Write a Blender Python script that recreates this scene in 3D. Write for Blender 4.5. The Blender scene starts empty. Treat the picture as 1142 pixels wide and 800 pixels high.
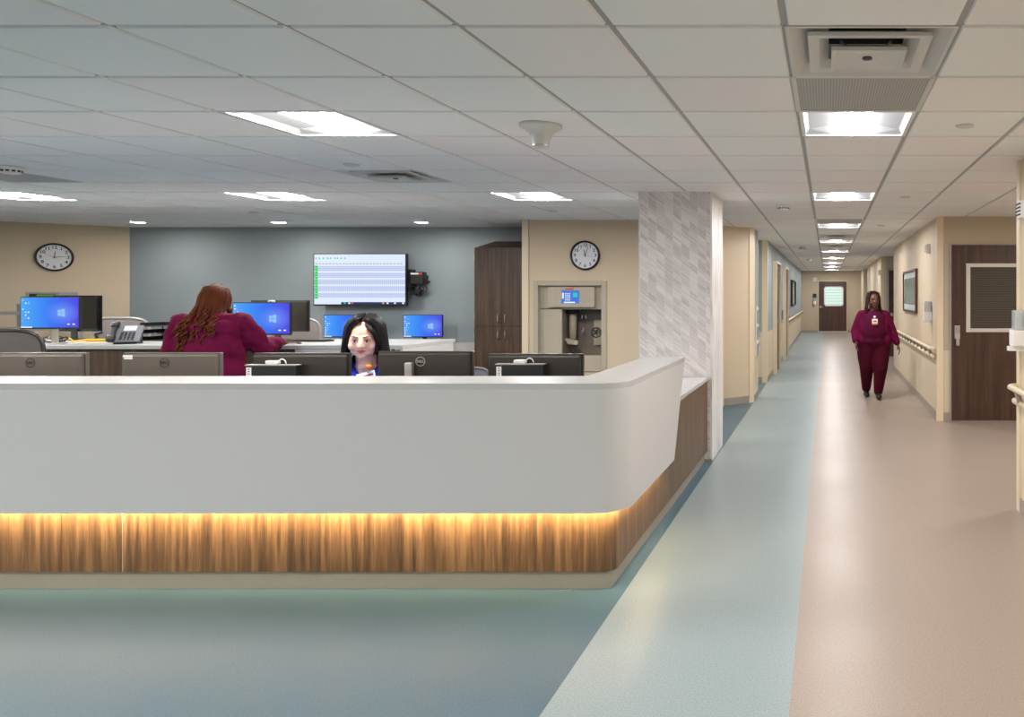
import bpy, bmesh, math, random
from mathutils import Vector, Matrix, noise
random.seed(7)
C = bpy.context.scene.collection
SC = bpy.context.scene
PI = math.pi
# ------------------------------------------------------------------ camera, world, exposure
EYE = 1.51
cam = bpy.data.cameras.new('camera'); cam_o = bpy.data.objects.new('camera', cam); C.objects.link(cam_o)
cam.sensor_width = 36; cam.lens = 36 * 845 / 1142
cam.shift_x = -(922.7 - 571) / 1142
cam.shift_y = -(400 - 328.5) / 1142
cam.clip_start = 0.05; cam.clip_end = 200
cam_o.location = (0, 0, EYE); cam_o.rotation_euler = (PI / 2, 0, 0)
SC.camera = cam_o
w = bpy.data.worlds.new('world'); SC.world = w; w.use_nodes = True
w.node_tree.nodes['Background'].inputs[0].default_value = (0.75, 0.85, 1, 1)
w.node_tree.nodes['Background'].inputs[1].default_value = 0.25
SC.view_settings.view_transform = 'Standard'; SC.view_settings.look = 'None'
SC.view_settings.gamma = 1; SC.view_settings.use_curve_mapping = False
SC.view_settings.exposure = 0.0
TROFFER = 155.0       # luminous baskets of the station ceiling lights
TROFFER_HALL = 112.0  # the same in the dimmed corridor
DOWNLIGHT = 210.0
LED = 250.0
# ------------------------------------------------------------------ helpers
def srgb(r, g, b):
    f = lambda c: (c / 255 / 12.92) if c / 255 <= .04045 else ((c / 255 + .055) / 1.055) ** 2.4
    return (f(r), f(g), f(b), 1)
class NT:
    def __init__(s, name):
        s.m = bpy.data.materials.new(name); s.m.use_nodes = True
        s.t = s.m.node_tree; s.b = s.t.nodes['Principled BSDF']; s.out = s.t.nodes['Material Output']
    def n(s, typ, **kw):
        o = s.t.nodes.new(typ)
        for k, v in kw.items():
            if k.startswith('i_'): o.inputs[k[2:].replace('_', ' ')].default_value = v
            elif k[0] == 'n' and k[1:].isdigit(): o.inputs[int(k[1:])].default_value = v
            else: setattr(o, k, v)
        return o
    def l(s, a, b): s.t.links.new(a, b)
    def math(s, op, a, b=None, clamp=False):
        o = s.t.nodes.new('ShaderNodeMath'); o.operation = op; o.use_clamp = clamp
        for i, v in enumerate((a, b)):
            if v is None: continue
            if isinstance(v, (int, float)): o.inputs[i].default_value = v
            else: s.l(v, o.inputs[i])
        return o.outputs[0]
    def mix(s, f, a, b):
        o = s.t.nodes.new('ShaderNodeMix'); o.data_type = 'RGBA'
        for i, v in ((0, f), (6, a), (7, b)):
            if isinstance(v, (int, float, tuple)): o.inputs[i].default_value = v
            else: s.l(v, o.inputs[i])
        return o.outputs[2]
    def xyz(s, kind='Object'):
        tc = s.t.nodes.new('ShaderNodeTexCoord'); sp = s.t.nodes.new('ShaderNodeSeparateXYZ')
        s.l(tc.outputs[kind], sp.inputs[0]); return tc.outputs[kind], sp.outputs
    def noise(s, vec, scale, detail=2, vscale=None):
        if vscale:
            mp = s.t.nodes.new('ShaderNodeMapping'); mp.inputs['Scale'].default_value = vscale
            s.l(vec, mp.inputs[0]); vec = mp.outputs[0]
        o = s.t.nodes.new('ShaderNodeTexNoise'); o.inputs['Scale'].default_value = scale; o.inputs['Detail'].default_value = detail
        s.l(vec, o.inputs['Vector']); return o.outputs['Fac']
    def comb(s, x, y, z):
        o = s.t.nodes.new('ShaderNodeCombineXYZ')
        for i, v in enumerate((x, y, z)):
            if isinstance(v, (int, float)): o.inputs[i].default_value = v
            else: s.l(v, o.inputs[i])
        return o.outputs[0]
    def ramp(s, f, stops):
        o = s.t.nodes.new('ShaderNodeValToRGB'); e = o.color_ramp.elements
        while len(e) < len(stops): e.new(.5)
        for i, (p, c) in enumerate(stops): e[i].position = p; e[i].color = c
        s.l(f, o.inputs[0]); return o.outputs[0]
    def bump(s, h, strength, dist):
        o = s.t.nodes.new('ShaderNodeBump'); o.inputs['Strength'].default_value = strength; o.inputs['Distance'].default_value = dist
        s.l(h, o.inputs['Height']); s.l(o.outputs[0], s.b.inputs['Normal'])
def mat(name, col, rough=.5, metal=0, var=.04, scale=30, bump=0, emit=None, alpha=None, trans=None, spec=None):
    """painted / moulded surface with a faint procedural mottle"""
    t = NT(name); c = srgb(*col); t.b.inputs['Roughness'].default_value = rough; t.b.inputs['Metallic'].default_value = metal
    vec, _ = t.xyz(); f = t.noise(vec, scale, 3)
    lo = tuple(max(0, x * (1 - var)) for x in c[:3]) + (1,); hi = tuple(min(1, x * (1 + var)) for x in c[:3]) + (1,)
    t.l(t.mix(f, lo, hi), t.b.inputs['Base Color'])
    if bump: t.bump(f, bump, .002)
    if emit:
        t.b.inputs['Emission Color'].default_value = srgb(*emit[0]); t.b.inputs['Emission Strength'].default_value = emit[1]
    if alpha is not None: t.b.inputs['Alpha'].default_value = alpha
    if trans is not None: t.b.inputs['Transmission Weight'].default_value = trans
    if spec is not None: t.b.inputs['Specular IOR Level'].default_value = spec
    return t.m
def wood(name, dark, mid, light, grain=26, rough=.42, axis='z', panel=0):
    t = NT(name); vec, o = t.xyz()
    sc = {'z': (1, 1, .045), 'x': (.045, 1, 1)}[axis]
    f1 = t.noise(vec, grain, 6, sc); f2 = t.noise(vec, grain * 4.5, 3, sc); f3 = t.noise(vec, 2.2, 2, (1, 1, .25) if axis == 'z' else (.25, 1, 1))
    f = t.math('ADD', t.math('MULTIPLY', f1, .62), t.math('ADD', t.math('MULTIPLY', f2, .26), t.math('MULTIPLY', f3, .14)))
    col = t.ramp(f, [(.36, srgb(*dark)), (.5, srgb(*mid)), (.66, srgb(*light))])
    t.l(col, t.b.inputs['Base Color']); t.b.inputs['Roughness'].default_value = rough
    t.bump(f1, .15, .001)
    return t.m
M = {}
M['beige'] = mat('beige wall paint', (207, 190, 164), .6, var=.02, scale=4)
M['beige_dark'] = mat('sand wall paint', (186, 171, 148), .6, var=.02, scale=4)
M['wainscot'] = mat('cream wall protection sheet', (212, 197, 172), .5, var=.03, scale=60)
M['blue'] = mat('blue grey wall paint', (148, 160, 166), .6, var=.02, scale=4)
M['guard'] = mat('cream corner guard vinyl', (224, 208, 180), .35, var=.02)
M['base'] = mat('taupe rubber base', (158, 148, 136), .45, var=.03)
M['white'] = mat('white solid surface', (198, 198, 198), .38, var=.012, scale=90)
M['white_top'] = mat('white quartz top', (188, 188, 187), .25, var=.02, scale=140)
M['kick'] = mat('brushed metal kick plate', (178, 168, 152), .42, metal=.35, var=.03)
M['tile'] = mat('ceiling tile', (236, 237, 236), .9, var=.015, scale=200)
M['tile_b'] = mat('ceiling tile, faintly warmer', (238, 234, 233), .9, var=.015, scale=200)
M['grid'] = mat('ceiling grid metal', (162, 162, 160), .5, var=.02)
M['fix_white'] = mat('white enamel', (226, 226, 224), .4, var=.02)
M['vent_white'] = mat('white vent enamel', (206, 205, 202), .45, var=.02)
M['vent_dark'] = mat('vent throat', (70, 70, 70), .7)
M['device'] = mat('white device plastic', (228, 226, 222), .4, var=.02)
M['walnut'] = wood('dark walnut laminate', (56, 41, 31), (80, 60, 45), (102, 79, 60))
M['desk_wood'] = wood('warm walnut laminate', (60, 43, 29), (98, 72, 48), (134, 102, 70), grain=34)
M['door_wood'] = wood('chocolate door veneer', (52, 33, 25), (70, 46, 35), (86, 59, 45), grain=20)
M['black'] = mat('black plastic', (24, 24, 26), .45, var=.1)
M['black_gloss'] = mat('black gloss plastic', (16, 16, 18), .2, var=.1)
M['mon_back'] = mat('dark taupe monitor housing', (58, 53, 49), .32, metal=.35, var=.05, scale=8)
M['mon_silver'] = mat('warm silver monitor housing', (108, 101, 93), .32, metal=.45, var=.05, scale=8)
M['silver'] = mat('satin silver', (196, 194, 190), .3, metal=.8, var=.03)
M['grey_metal'] = mat('grey painted metal', (160, 158, 156), .45, metal=.3)
M['grey_mesh'] = mat('grey mesh fabric', (128, 122, 120), .8, var=.12, scale=400, bump=.4)
M['dark_mesh'] = mat('charcoal mesh fabric', (84, 78, 77), .8, var=.12, scale=400, bump=.4)
M['grey_fabric'] = mat('slate fabric', (116, 116, 124), .9, var=.1, scale=300)
M['niche'] = mat('taupe steel panel', (180, 170, 152), .45, var=.02)
M['niche_dark'] = mat('inner steel', (128, 118, 106), .5, var=.05)
M['yellow'] = mat('yellow plastic', (216, 176, 30), .5)
M['blue_pl'] = mat('blue plastic', (40, 90, 190), .5)
M['cobalt'] = mat('cobalt scrub cloth', (26, 46, 170), .85, var=.12, scale=22, bump=.3)
M['maroon'] = mat('maroon scrub cloth', (92, 9, 50), .85, var=.14, scale=14, bump=.35, spec=.12)
M['plum'] = mat('plum scrub cloth', (76, 12, 45), .85, var=.14, scale=14, bump=.3, spec=.12)
M['wine'] = mat('dark wine trouser cloth', (66, 8, 28), .85, var=.14, scale=14, bump=.3, spec=.12)
M['skin_light'] = mat('light skin', (226, 178, 156), .5, var=.05, scale=12)
M['skin_dark'] = mat('deep brown skin', (96, 60, 44), .5, var=.06, scale=12)
M['hair_black'] = mat('black hair', (15, 11, 12), .5, var=.4, scale=60, spec=.2)
M['hair_auburn'] = mat('auburn braids', (84, 40, 20), .6, var=.5, scale=70, bump=.6, spec=.12)
M['hair_brown'] = mat('dark brown hair', (50, 28, 22), .6, var=.4, scale=60, spec=.15)
M['lips'] = mat('lips', (192, 96, 92), .4)
M['lips_dark'] = mat('dark lips', (112, 54, 48), .4)
M['eye_white'] = mat('eye white', (225, 220, 218), .25)
M['iris'] = mat('dark iris', (40, 26, 20), .2)
M['paper'] = mat('white card', (240, 240, 240), .6)
M['red'] = mat('red ink', (210, 60, 50), .6)
M['orange'] = mat('orange badge reel', (236, 124, 30), .5)
M['green'] = mat('green leaf plastic', (96, 160, 60), .5)
M['shoe'] = mat('black shoe leather', (22, 20, 22), .5)
M['clock_face'] = mat('clock dial', (226, 228, 234), .5, var=.01)
M['mirror'] = mat('chrome', (210, 210, 212), .15, metal=1)
M['frame_brown'] = mat('mahogany frame', (84, 44, 34), .4, var=.15)
M['mat_board'] = mat('pale mount board', (196, 208, 208), .7)
M['clear'] = mat('clear bottle plastic', (220, 228, 230), .1, trans=.6)
M['teal'] = mat('teal gel', (70, 130, 150), .2)
M['alu'] = mat('pale door glazing frame', (206, 200, 192), .4, metal=.2)
def glow(name, col, s, base=.8):
    t = NT(name); t.b.inputs['Base Color'].default_value = (base, base, base, 1); t.b.inputs['Specular IOR Level'].default_value = .2
    t.b.inputs['Emission Color'].default_value = srgb(*col); t.b.inputs['Emission Strength'].default_value = s; return t.m
M['basket'] = glow('luminous troffer basket', (254, 249, 243), TROFFER)
M['basket_hall'] = glow('luminous corridor basket', (251, 248, 248), TROFFER_HALL)
M['reflector'] = glow('troffer reflector panel', (250, 252, 255), .25, .1)
M['down'] = glow('downlight lens', (255, 246, 236), DOWNLIGHT)
def m_led():
    t = NT('warm led strip'); g = t.n('ShaderNodeNewGeometry'); t.b.inputs['Base Color'].default_value = (.3, .3, .3, 1)
    t.b.inputs['Emission Color'].default_value = srgb(255, 228, 176); t.l(t.math('MULTIPLY', t.math('SUBTRACT', 1, g.outputs['Backfacing']), LED), t.b.inputs['Emission Strength']); return t.m
M['led'] = m_led()
M['icon_w'] = glow('screen white', (240, 246, 255), 1.0, .02)
M['icon_r'] = glow('screen red', (240, 90, 110), .9, .02)
M['icon_g'] = glow('screen green', (0, 225, 70), .9, .02)
M['icon_t'] = glow('screen teal', (40, 210, 180), .9, .02)
M['icon_y'] = glow('screen amber', (250, 190, 60), .9, .02)
M['icon_b'] = glow('screen dark blue', (30, 60, 130), .5, .02)
M['logo_glow'] = glow('screen logo', (150, 205, 255), .9, .02)
def m_pane():
    t = NT('daylit window pane with blind'); _, o = t.xyz()
    f = t.math('FRACT', t.math('MULTIPLY', o[2], 9))
    t.b.inputs['Base Color'].default_value = (.1, .1, .1, 1)
    t.l(t.mix(t.math('LESS_THAN', f, .35), srgb(214, 240, 228), srgb(178, 212, 196)), t.b.inputs['Emission Color']); t.b.inputs['Emission Strength'].default_value = .95; return t.m
M['pane_glow'] = m_pane()
def m_screen():
    t = NT('desktop wallpaper on screen'); _, o = t.xyz()
    x, z = o[0], o[2]
    g = t.math('ADD', t.math('MULTIPLY', x, 1.8), .5, True)
    base = t.ramp(g, [(0, srgb(66, 168, 250)), (.55, srgb(40, 110, 240)), (1, srgb(74, 60, 226))])
    dx = t.math('SUBTRACT', x, .12); r = t.math('SQRT', t.math('ADD', t.math('MULTIPLY', dx, dx), t.math('MULTIPLY', t.math('MULTIPLY', z, z), 2)))
    h = t.math('SUBTRACT', 1, t.math('MULTIPLY', r, 6), True)
    c = t.mix(t.math('MULTIPLY', h, .6), base, srgb(130, 170, 255))
    t.b.inputs['Specular IOR Level'].default_value = .15
    t.b.inputs['Base Color'].default_value = (.02, .02, .02, 1); t.b.inputs['Roughness'].default_value = .3
    t.l(c, t.b.inputs['Emission Color']); t.b.inputs['Emission Strength'].default_value = 1.0
    return t.m
M['screen'] = m_screen()
def m_sheet():
    t = NT('spreadsheet on screen'); _, o = t.xyz()
    fx = t.math('FRACT', t.math('MULTIPLY', o[0], 36)); fz = t.math('FRACT', t.math('MULTIPLY', o[2], 40)); fb = t.math('FRACT', t.math('MULTIPLY', o[2], 11))
    lx = t.math('LESS_THAN', fx, .14); lz = t.math('LESS_THAN', fz, .2); band = t.math('LESS_THAN', fb, .3)
    m = t.math('MAXIMUM', lx, lz)
    c = t.mix(t.math('MULTIPLY', m, .7), srgb(206, 218, 250), srgb(140, 155, 200))
    t.b.inputs['Specular IOR Level'].default_value = .15
    c = t.mix(t.math('MULTIPLY', band, .6), c, srgb(240, 246, 255))
    t.b.inputs['Base Color'].default_value = (.02, .02, .02, 1)
    t.l(c, t.b.inputs['Emission Color']); t.b.inputs['Emission Strength'].default_value = 1.0
    return t.m
M['sheet'] = m_sheet()
M['sheet_bar'] = glow('spreadsheet toolbar', (222, 234, 252), 1.0, .02)
def m_floor():
    t = NT('speckled sheet vinyl in three colours'); vec, o = t.xyz()
    a = t.math('GREATER_THAN', o[0], -1.03); b = t.math('GREATER_THAN', o[0], -.137)
    c = t.mix(a, srgb(80, 106, 119), srgb(146, 160, 162)); c = t.mix(b, c, srgb(160, 145, 133))
    n1 = t.noise(vec, 130, 3); n2 = t.noise(vec, 1.3, 3)
    sp = t.ramp(n1, [(.36, (.86, .86, .86, 1)), (.5, (1, 1, 1, 1)), (.66, (1.1, 1.1, 1.1, 1))])
    mx = t.n('ShaderNodeMix', data_type='RGBA', blend_type='MULTIPLY'); mx.inputs[0].default_value = 1
    t.l(c, mx.inputs[6]); t.l(sp, mx.inputs[7]); t.l(mx.outputs[2], t.b.inputs['Base Color'])
    t.l(t.math('ADD', t.math('MULTIPLY', n2, .14), .28), t.b.inputs['Roughness'])
    t.b.inputs['Specular IOR Level'].default_value = .26
    return t.m
M['floor'] = m_floor()
def m_coltile():
    t = NT('slanted stone mosaic'); vec, o = t.xyz()
    X = t.math('ADD', o[0], 20); W = .075
    u = t.math('DIVIDE', X, W); ci = t.math('FLOOR', u); fu = t.math('FRACT', u)
    v = t.math('ADD', o[2], t.math('MULTIPLY', X, .78))
    r = t.math('DIVIDE', v, .062); ri = t.math('FLOOR', r); fr = t.math('FRACT', r)
    wn = t.n('ShaderNodeTexWhiteNoise', noise_dimensions='2D'); t.l(t.comb(ci, ri, 0), wn.inputs['Vector'])
    st = t.n('ShaderNodeTexNoise', noise_dimensions='2D'); st.inputs['Scale'].default_value = 1; st.inputs['Detail'].default_value = 2
    t.l(t.comb(t.math('MULTIPLY', ci, 7.3), t.math('MULTIPLY', v, 95), 0), st.inputs['Vector'])
    f = t.math('ADD', t.math('MULTIPLY', wn.outputs['Value'], .3), t.math('MULTIPLY', st.outputs['Fac'], .95))
    col = t.ramp(f, [(.35, srgb(190, 184, 182)), (.6, srgb(214, 209, 208)), (.85, srgb(234, 231, 230))])
    g = t.math('MAXIMUM', t.math('LESS_THAN', fu, .045), t.math('LESS_THAN', fr, .035))
    col = t.mix(g, col, srgb(226, 222, 219))
    t.l(col, t.b.inputs['Base Color']); t.b.inputs['Roughness'].default_value = .4
    return t.m
M['coltile'] = m_coltile()
def m_marble():
    t = NT('pale veined stone'); vec, o = t.xyz()
    f = t.noise(vec, 9, 6, (1, 1.6, .35))
    t.l(t.ramp(f, [(.35, srgb(206, 202, 200)), (.5, srgb(228, 226, 225)), (.7, srgb(240, 239, 238))]), t.b.inputs['Base Color'])
    t.b.inputs['Roughness'].default_value = .35; return t.m
M['marble'] = m_marble()
def m_blind():
    t = NT('dark glass with closed blinds'); _, o = t.xyz()
    f = t.math('FRACT', t.math('MULTIPLY', o[2], 42))
    t.l(t.mix(t.math('LESS_THAN', f, .3), srgb(52, 47, 44), srgb(88, 82, 77)), t.b.inputs['Base Color']); t.b.inputs['Roughness'].default_value = .12
    return t.m
M['blind'] = m_blind()
def m_perf():
    t = NT('perforated return grille'); _, o = t.xyz()
    a = t.math('SUBTRACT', t.math('FRACT', t.math('MULTIPLY', o[0], 75)), .5); b = t.math('SUBTRACT', t.math('FRACT', t.math('MULTIPLY', o[1], 75)), .5)
    r = t.math('ADD', t.math('MULTIPLY', a, a), t.math('MULTIPLY', b, b))
    t.l(t.mix(t.math('LESS_THAN', r, .1), srgb(176, 175, 173), srgb(128, 127, 126)), t.b.inputs['Base Color']); return t.m
M['perf'] = m_perf()
def m_art(name, a, b, c):
    t = NT(name); vec, _ = t.xyz(); f = t.noise(vec, 5, 5, (2, 2, .8))
    t.l(t.ramp(f, [(.3, srgb(*a)), (.5, srgb(*b)), (.7, srgb(*c))]), t.b.inputs['Base Color']); t.b.inputs['Roughness'].default_value = .2; return t.m
M['art1'] = m_art('abstract teal and ochre print', (70, 112, 110), (132, 140, 104), (92, 140, 150))
M['art2'] = m_art('abstract amber and teal canvas', (206, 150, 80), (120, 130, 110), (30, 110, 130))

class MB:
    def __init__(s): s.bm = bmesh.new(); s.mats = []
    def mi(s, m):
        if m not in s.mats: s.mats.append(m)
        return s.mats.index(m)
    def quad(s, pts, m=None):
        f = s.bm.faces.new([s.bm.verts.new(p) for p in pts])
        if m is not None: f.material_index = s.mi(m)
        return s
    def box(s, x0, x1, y0, y1, z0, z1, m=None, bevel=0, T=None):
        b = bmesh.new(); bmesh.ops.create_cube(b, size=1)
        for v in b.verts:
            v.co = Vector((x0 + (v.co.x + .5) * (x1 - x0), y0 + (v.co.y + .5) * (y1 - y0), z0 + (v.co.z + .5) * (z1 - z0)))
        if bevel: bmesh.ops.bevel(b, geom=b.edges[:], offset=bevel, segments=2, affect='EDGES', profile=.6)
        return s.merge(b, m, T)
    def merge(s, b, m=None, T=None):
        if T is not None: bmesh.ops.transform(b, matrix=T, verts=b.verts[:])
        bmesh.ops.recalc_face_normals(b, faces=b.faces[:])
        mp = {v: s.bm.verts.new(v.co) for v in b.verts}
        for f in b.faces:
            try: nf = s.bm.faces.new([mp[v] for v in f.verts])
            except ValueError: continue
            nf.smooth = f.smooth
            if m is not None: nf.material_index = s.mi(m)
        b.free(); return s
    def prism(s, poly, z0, z1, m=None, T=None, bevel=0):
        b = bmesh.new(); lo = [b.verts.new((x, y, z0)) for x, y in poly]; hi = [b.verts.new((x, y, z1)) for x, y in poly]
        n = len(poly); b.faces.new(lo[::-1]); b.faces.new(hi)
        for i in range(n): b.faces.new((lo[i], lo[(i + 1) % n], hi[(i + 1) % n], hi[i]))
        if bevel: bmesh.ops.bevel(b, geom=b.edges[:], offset=bevel, segments=2, affect='EDGES')
        return s.merge(b, m, T)
    def lathe(s, prof, n=24, m=None, T=None, cap=True):
        """prof: (r, z) pairs, spun around Z"""
        b = bmesh.new(); rings = []
        for r, z in prof:
            rings.append([b.verts.new((r * math.cos(2 * PI * i / n), r * math.sin(2 * PI * i / n), z)) for i in range(n)])
        for a, c in zip(rings, rings[1:]):
            for i in range(n):
                f = b.faces.new((a[i], a[(i + 1) % n], c[(i + 1) % n], c[i])); f.smooth = True
        if cap: b.faces.new(rings[0][::-1]); b.faces.new(rings[-1])
        return s.merge(b, m, T)
    def tube(s, pts, r, n=8, m=None, caps=True):
        pts = [Vector(p) for p in pts]; rs = r if isinstance(r, (list, tuple)) else [r] * len(pts)
        b = bmesh.new(); rings = []; up = None
        for i, p in enumerate(pts):
            t = (pts[min(i + 1, len(pts) - 1)] - pts[max(i - 1, 0)])
            if t.length < 1e-9: t = Vector((0, 0, 1))
            t.normalize()
            if up is None: up = Vector((0, 0, 1)) if abs(t.z) < .9 else Vector((1, 0, 0))
            a = (up - t * up.dot(t)); a.normalize(); up = a; c = t.cross(a)
            rings.append([b.verts.new(p + (a * math.cos(2 * PI * k / n) + c * math.sin(2 * PI * k / n)) * rs[i]) for k in range(n)])
        for a, c in zip(rings, rings[1:]):
            for i in range(n):
                f = b.faces.new((a[i], a[(i + 1) % n], c[(i + 1) % n], c[i])); f.smooth = True
        if caps: b.faces.new(rings[0][::-1]); b.faces.new(rings[-1])
        return s.merge(b, m)
    def ell(s, c, r, m=None, R=None, sub=3):
        b = bmesh.new(); bmesh.ops.create_icosphere(b, subdivisions=sub, radius=1)
        for f in b.faces: f.smooth = True
        T = Matrix.Translation(Vector(c)) @ (R.to_4x4() if R else Matrix()) @ Matrix.Diagonal((r[0], r[1], r[2], 1))
        return s.merge(b, m, T)
    def cap(s, a, b_, ra, rb, m=None):
        """tapered capsule"""
        a = Vector(a); b_ = Vector(b_); s.ell(a, (ra,) * 3, m, sub=2); s.ell(b_, (rb,) * 3, m, sub=2)
        return s.tube([a, b_], [ra, rb], 14, m)
    def build(s, name, m=None, parent=None, loc=None):
        me = bpy.data.meshes.new(name)
        if not s.mats and m is not None: s.mats = [m]
        elif m is not None and m not in s.mats: s.mats.append(m)
        s.bm.to_mesh(me); s.bm.free()
        for x in s.mats: me.materials.append(x)
        o = bpy.data.objects.new(name, me); C.objects.link(o)
        if parent: o.parent = parent
        if loc is not None: o.location = loc
        return o
def tag(o, label=None, cat=None, group=None, kind=None):
    if label: o['label'] = label
    if cat: o['category'] = cat
    if group: o['group'] = group
    if kind: o['kind'] = kind
    return o
def thing(name, label, cat, loc=(0, 0, 0), rz=0, group=None):
    o = bpy.data.objects.new(name, None); C.objects.link(o); o.location = loc; o.rotation_euler = (0, 0, rz); o.empty_display_size = .1
    return tag(o, label, cat, group)
KIDS = {}
def copy_tree(o, parent=None):
    c = o.copy(); C.objects.link(c)
    if parent: c.parent = parent
    for ch in o.children: copy_tree(ch, c)
    return c
def struct(o): return tag(o, kind='structure')
def px(p, Y): return (p - 922.7) * Y / 845
def pz(p, Y): return EYE - (p - 328.5) * Y / 845
def text_mb(mb, s, size, T, m, extrude=.0006, spacing=1.0):
    cu = bpy.data.curves.new('t', 'FONT'); cu.body = s; cu.size = size; cu.extrude = extrude; cu.align_x = 'CENTER'; cu.align_y = 'CENTER'; cu.resolution_u = 3
    cu.space_character = spacing; cu.offset = size * .018
    ob = bpy.data.objects.new('t', cu); C.objects.link(ob); bpy.context.view_layer.update()
    me = bpy.data.meshes.new_from_object(ob.evaluated_get(bpy.context.evaluated_depsgraph_get()))
    b = bmesh.new(); b.from_mesh(me); bpy.data.objects.remove(ob); bpy.data.meshes.remove(me); bpy.data.curves.remove(cu)
    mb.merge(b, m, T)
# text drawn in XY plane (facing +Z) -> facing -Y in the XZ plane
FACE = Matrix.Rotation(PI / 2, 4, 'X')

# ================================================================== SETTING
CZ = 2.44
mb = MB(); mb.box(-13, 5, -5.2, 31, -.1, 0); fl = struct(mb.build('floor', M['floor']))
# ---- ceiling: cells
cols = [-.149]
for d in (.604, .528, .603): cols.append(cols[-1] - d)
while cols[-1] > -13: cols.append(cols[-1] - .61)
cols = cols[::-1]; 
for d in (.607, .585, .61, .61, .61, .61, .61, .61): cols.append(cols[-1] + d)
row = lambda k: 2.63 + .61 * k
ROWS = range(-13, 47)
def colcell(x):
    for i in range(len(cols) - 1):
        if cols[i] <= x < cols[i + 1]: return i
lights, perfs, vents = [], [], []
for k in (-8, -3, 2, 7, 12, 17, 22, 27, 32, 37, 42): lights.append((colcell(.15), k))
for k in (-8, -3, 2, 7):
    for x in (-2.8, -5.2, -7.65, -10.1):
        if k == 7 and x == -10.1: continue
        lights.append((colcell(x), k))
for k in (1, 11): perfs.append((colcell(.15), k))
perfs.append((colcell(-6.4), 5))
vents = [(colcell(.15), 0), (colcell(-3.4), 5), (colcell(.15), 15), (colcell(.15), 19)]
lights.append((colcell(-2.8), 15)); lights.append((colcell(3.3), 6))  # unseen lights added to brighten the left passage and the right alcove
skip = set(lights) | set(perfs) | set(vents)
rnd = random.Random(3)
tb = MB(); gb = MB(); g = .012
for i in range(len(cols) - 1):
    for k in ROWS:
        if (i, k) in skip: continue
        x0, x1, y0, y1 = cols[i], cols[i + 1], row(k), row(k + 1)
        m = M['tile'] if rnd.random() < .5 else M['tile_b']
        gb.quad([(x0, y0, CZ + .009), (x0, y1, CZ + .009), (x1, y1, CZ + .009), (x1, y0, CZ + .009)], M['grid'])
        a0, a1, b0, b1 = x0 + g, x1 - g, y0 + g, y1 - g; e = .004; z1 = CZ + .009
        A = [(a0 + e, b0 + e, CZ), (a0 + e, b1 - e, CZ), (a1 - e, b1 - e, CZ), (a1 - e, b0 + e, CZ)]
        B = [(a0, b0, z1), (a0, b1, z1), (a1, b1, z1), (a1, b0, z1)]
        tb.quad(A, m)
        for q in range(4):
            r = (q + 1) % 4; tb.quad([B[q], B[r], A[r], A[q]], m)
ceil = struct(tb.build('ceiling')); gr = gb.build('ceiling_grid', parent=ceil)
mb = MB(); mb.box(-13, 5, -5.2, 31, 2.75, 2.85); mb.build('plenum_slab', M['grid'], ceil)

def wall(name, p0, p1, upper, lower=None, zs=.86, th=.12, side=1, base=True, z1=CZ + .02, trimname=None):
    """vertical slab from p0 to p1; its visible face is on the line p0-p1, the body lies to the `side`"""
    p0 = Vector(p0); p1 = Vector(p1); d = (p1 - p0).normalized(); n = Vector((-d.y, d.x)) * side * th
    mb = MB(); P = [p0, p1, p1 + n, p0 + n]
    if lower: mb.prism([tuple(p) for p in P], 0, zs, lower); mb.prism([tuple(p) for p in P], zs, z1, upper)
    else: mb.prism([tuple(p) for p in P], 0, z1, upper)
    o = struct(mb.build(name))
    if base:
        q = -n.normalized() * .008; P = [p0, p1, p1 + q, p0 + q]
        b = MB(); b.prism([tuple(p) for p in P], 0, .1, M['base']); struct(b.build('baseboard_' + name.split('_', 1)[1]))
    return o
BLUE_L = (-9.65, 10.48)
wall('wall_back_blue', (-9.65, 10.48), (-3.81, 10.48), M['blue'])
wall('wall_left_angled', (-12.4, 7.85), (-9.65, 10.48), M['beige'])
wall('wall_left', (-12.4, -5), (-12.4, 7.85), M['beige'])
wall('wall_behind', (-12.4, -5), (4, -5), M['beige'], side=-1)
wall('wall_right_near', (1.34, 5.31), (1.34, -5), M['beige'], M['wainscot'], side=1)
# niche wall with a hole for the tube station
NX0, NX1, NZ0, NZ1 = -3.63, -2.80, .55, 1.64
mb = MB()
mb.box(-3.81, NX0, 9.47, 9.62, 0, CZ + .02, M['beige']); mb.box(NX1, -2.28, 9.47, 9.62, 0, CZ + .02, M['beige'])
mb.box(NX0, NX1, 9.47, 9.62, NZ1, CZ + .02, M['beige']); mb.box(NX0, NX1, 9.47, 9.62, 0, NZ0, M['beige'])
mb.box(-3.81, -3.69, 9.62, 10.48, 0, CZ + .02, M['beige'])
struct(mb.build('wall_back_beige'))
mb = MB(); mb.box(-3.815, -3.735, 9.462, 9.47, 0, CZ, M['guard'], T=None); mb.box(-3.735, -3.727, 9.458, 9.47, 0, CZ, M['beige_dark']); struct(mb.build('trim_1'))
mb = MB(); mb.box(-3.73, -2.28, 9.462, 9.47, 0, .1, M['base']); struct(mb.build('baseboard_back_beige'))
wall('wall_left_chamfer', (-2.28, 9.47), (-1.09, 10.55), M['beige'], M['beige'])
wall('wall_left_corridor_near', (-1.03, 10.62), (-1.03, 11.2), M['blue'], M['wainscot'], side=1)
mb = MB(); mb.prism([(-1.09, 10.55), (-1.085, 10.54), (-1.03, 10.59), (-1.022, 10.63), (-1.022, 10.68), (-1.09, 10.68)], 0, CZ, M['guard']); struct(mb.build('trim_2'))
mb = MB(); mb.box(-1.12, -1.024, 11.16, 11.22, 0, CZ, M['guard']); struct(mb.build('trim_3'))
wall('wall_left_alcove_back', (-4.6, 11.2), (-4.6, 12.95), M['blue'], M['wainscot'], side=1)
wall('wall_left_alcove_near', (-4.6, 11.2), (-1.15, 11.2), M['beige'], side=-1)
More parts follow.
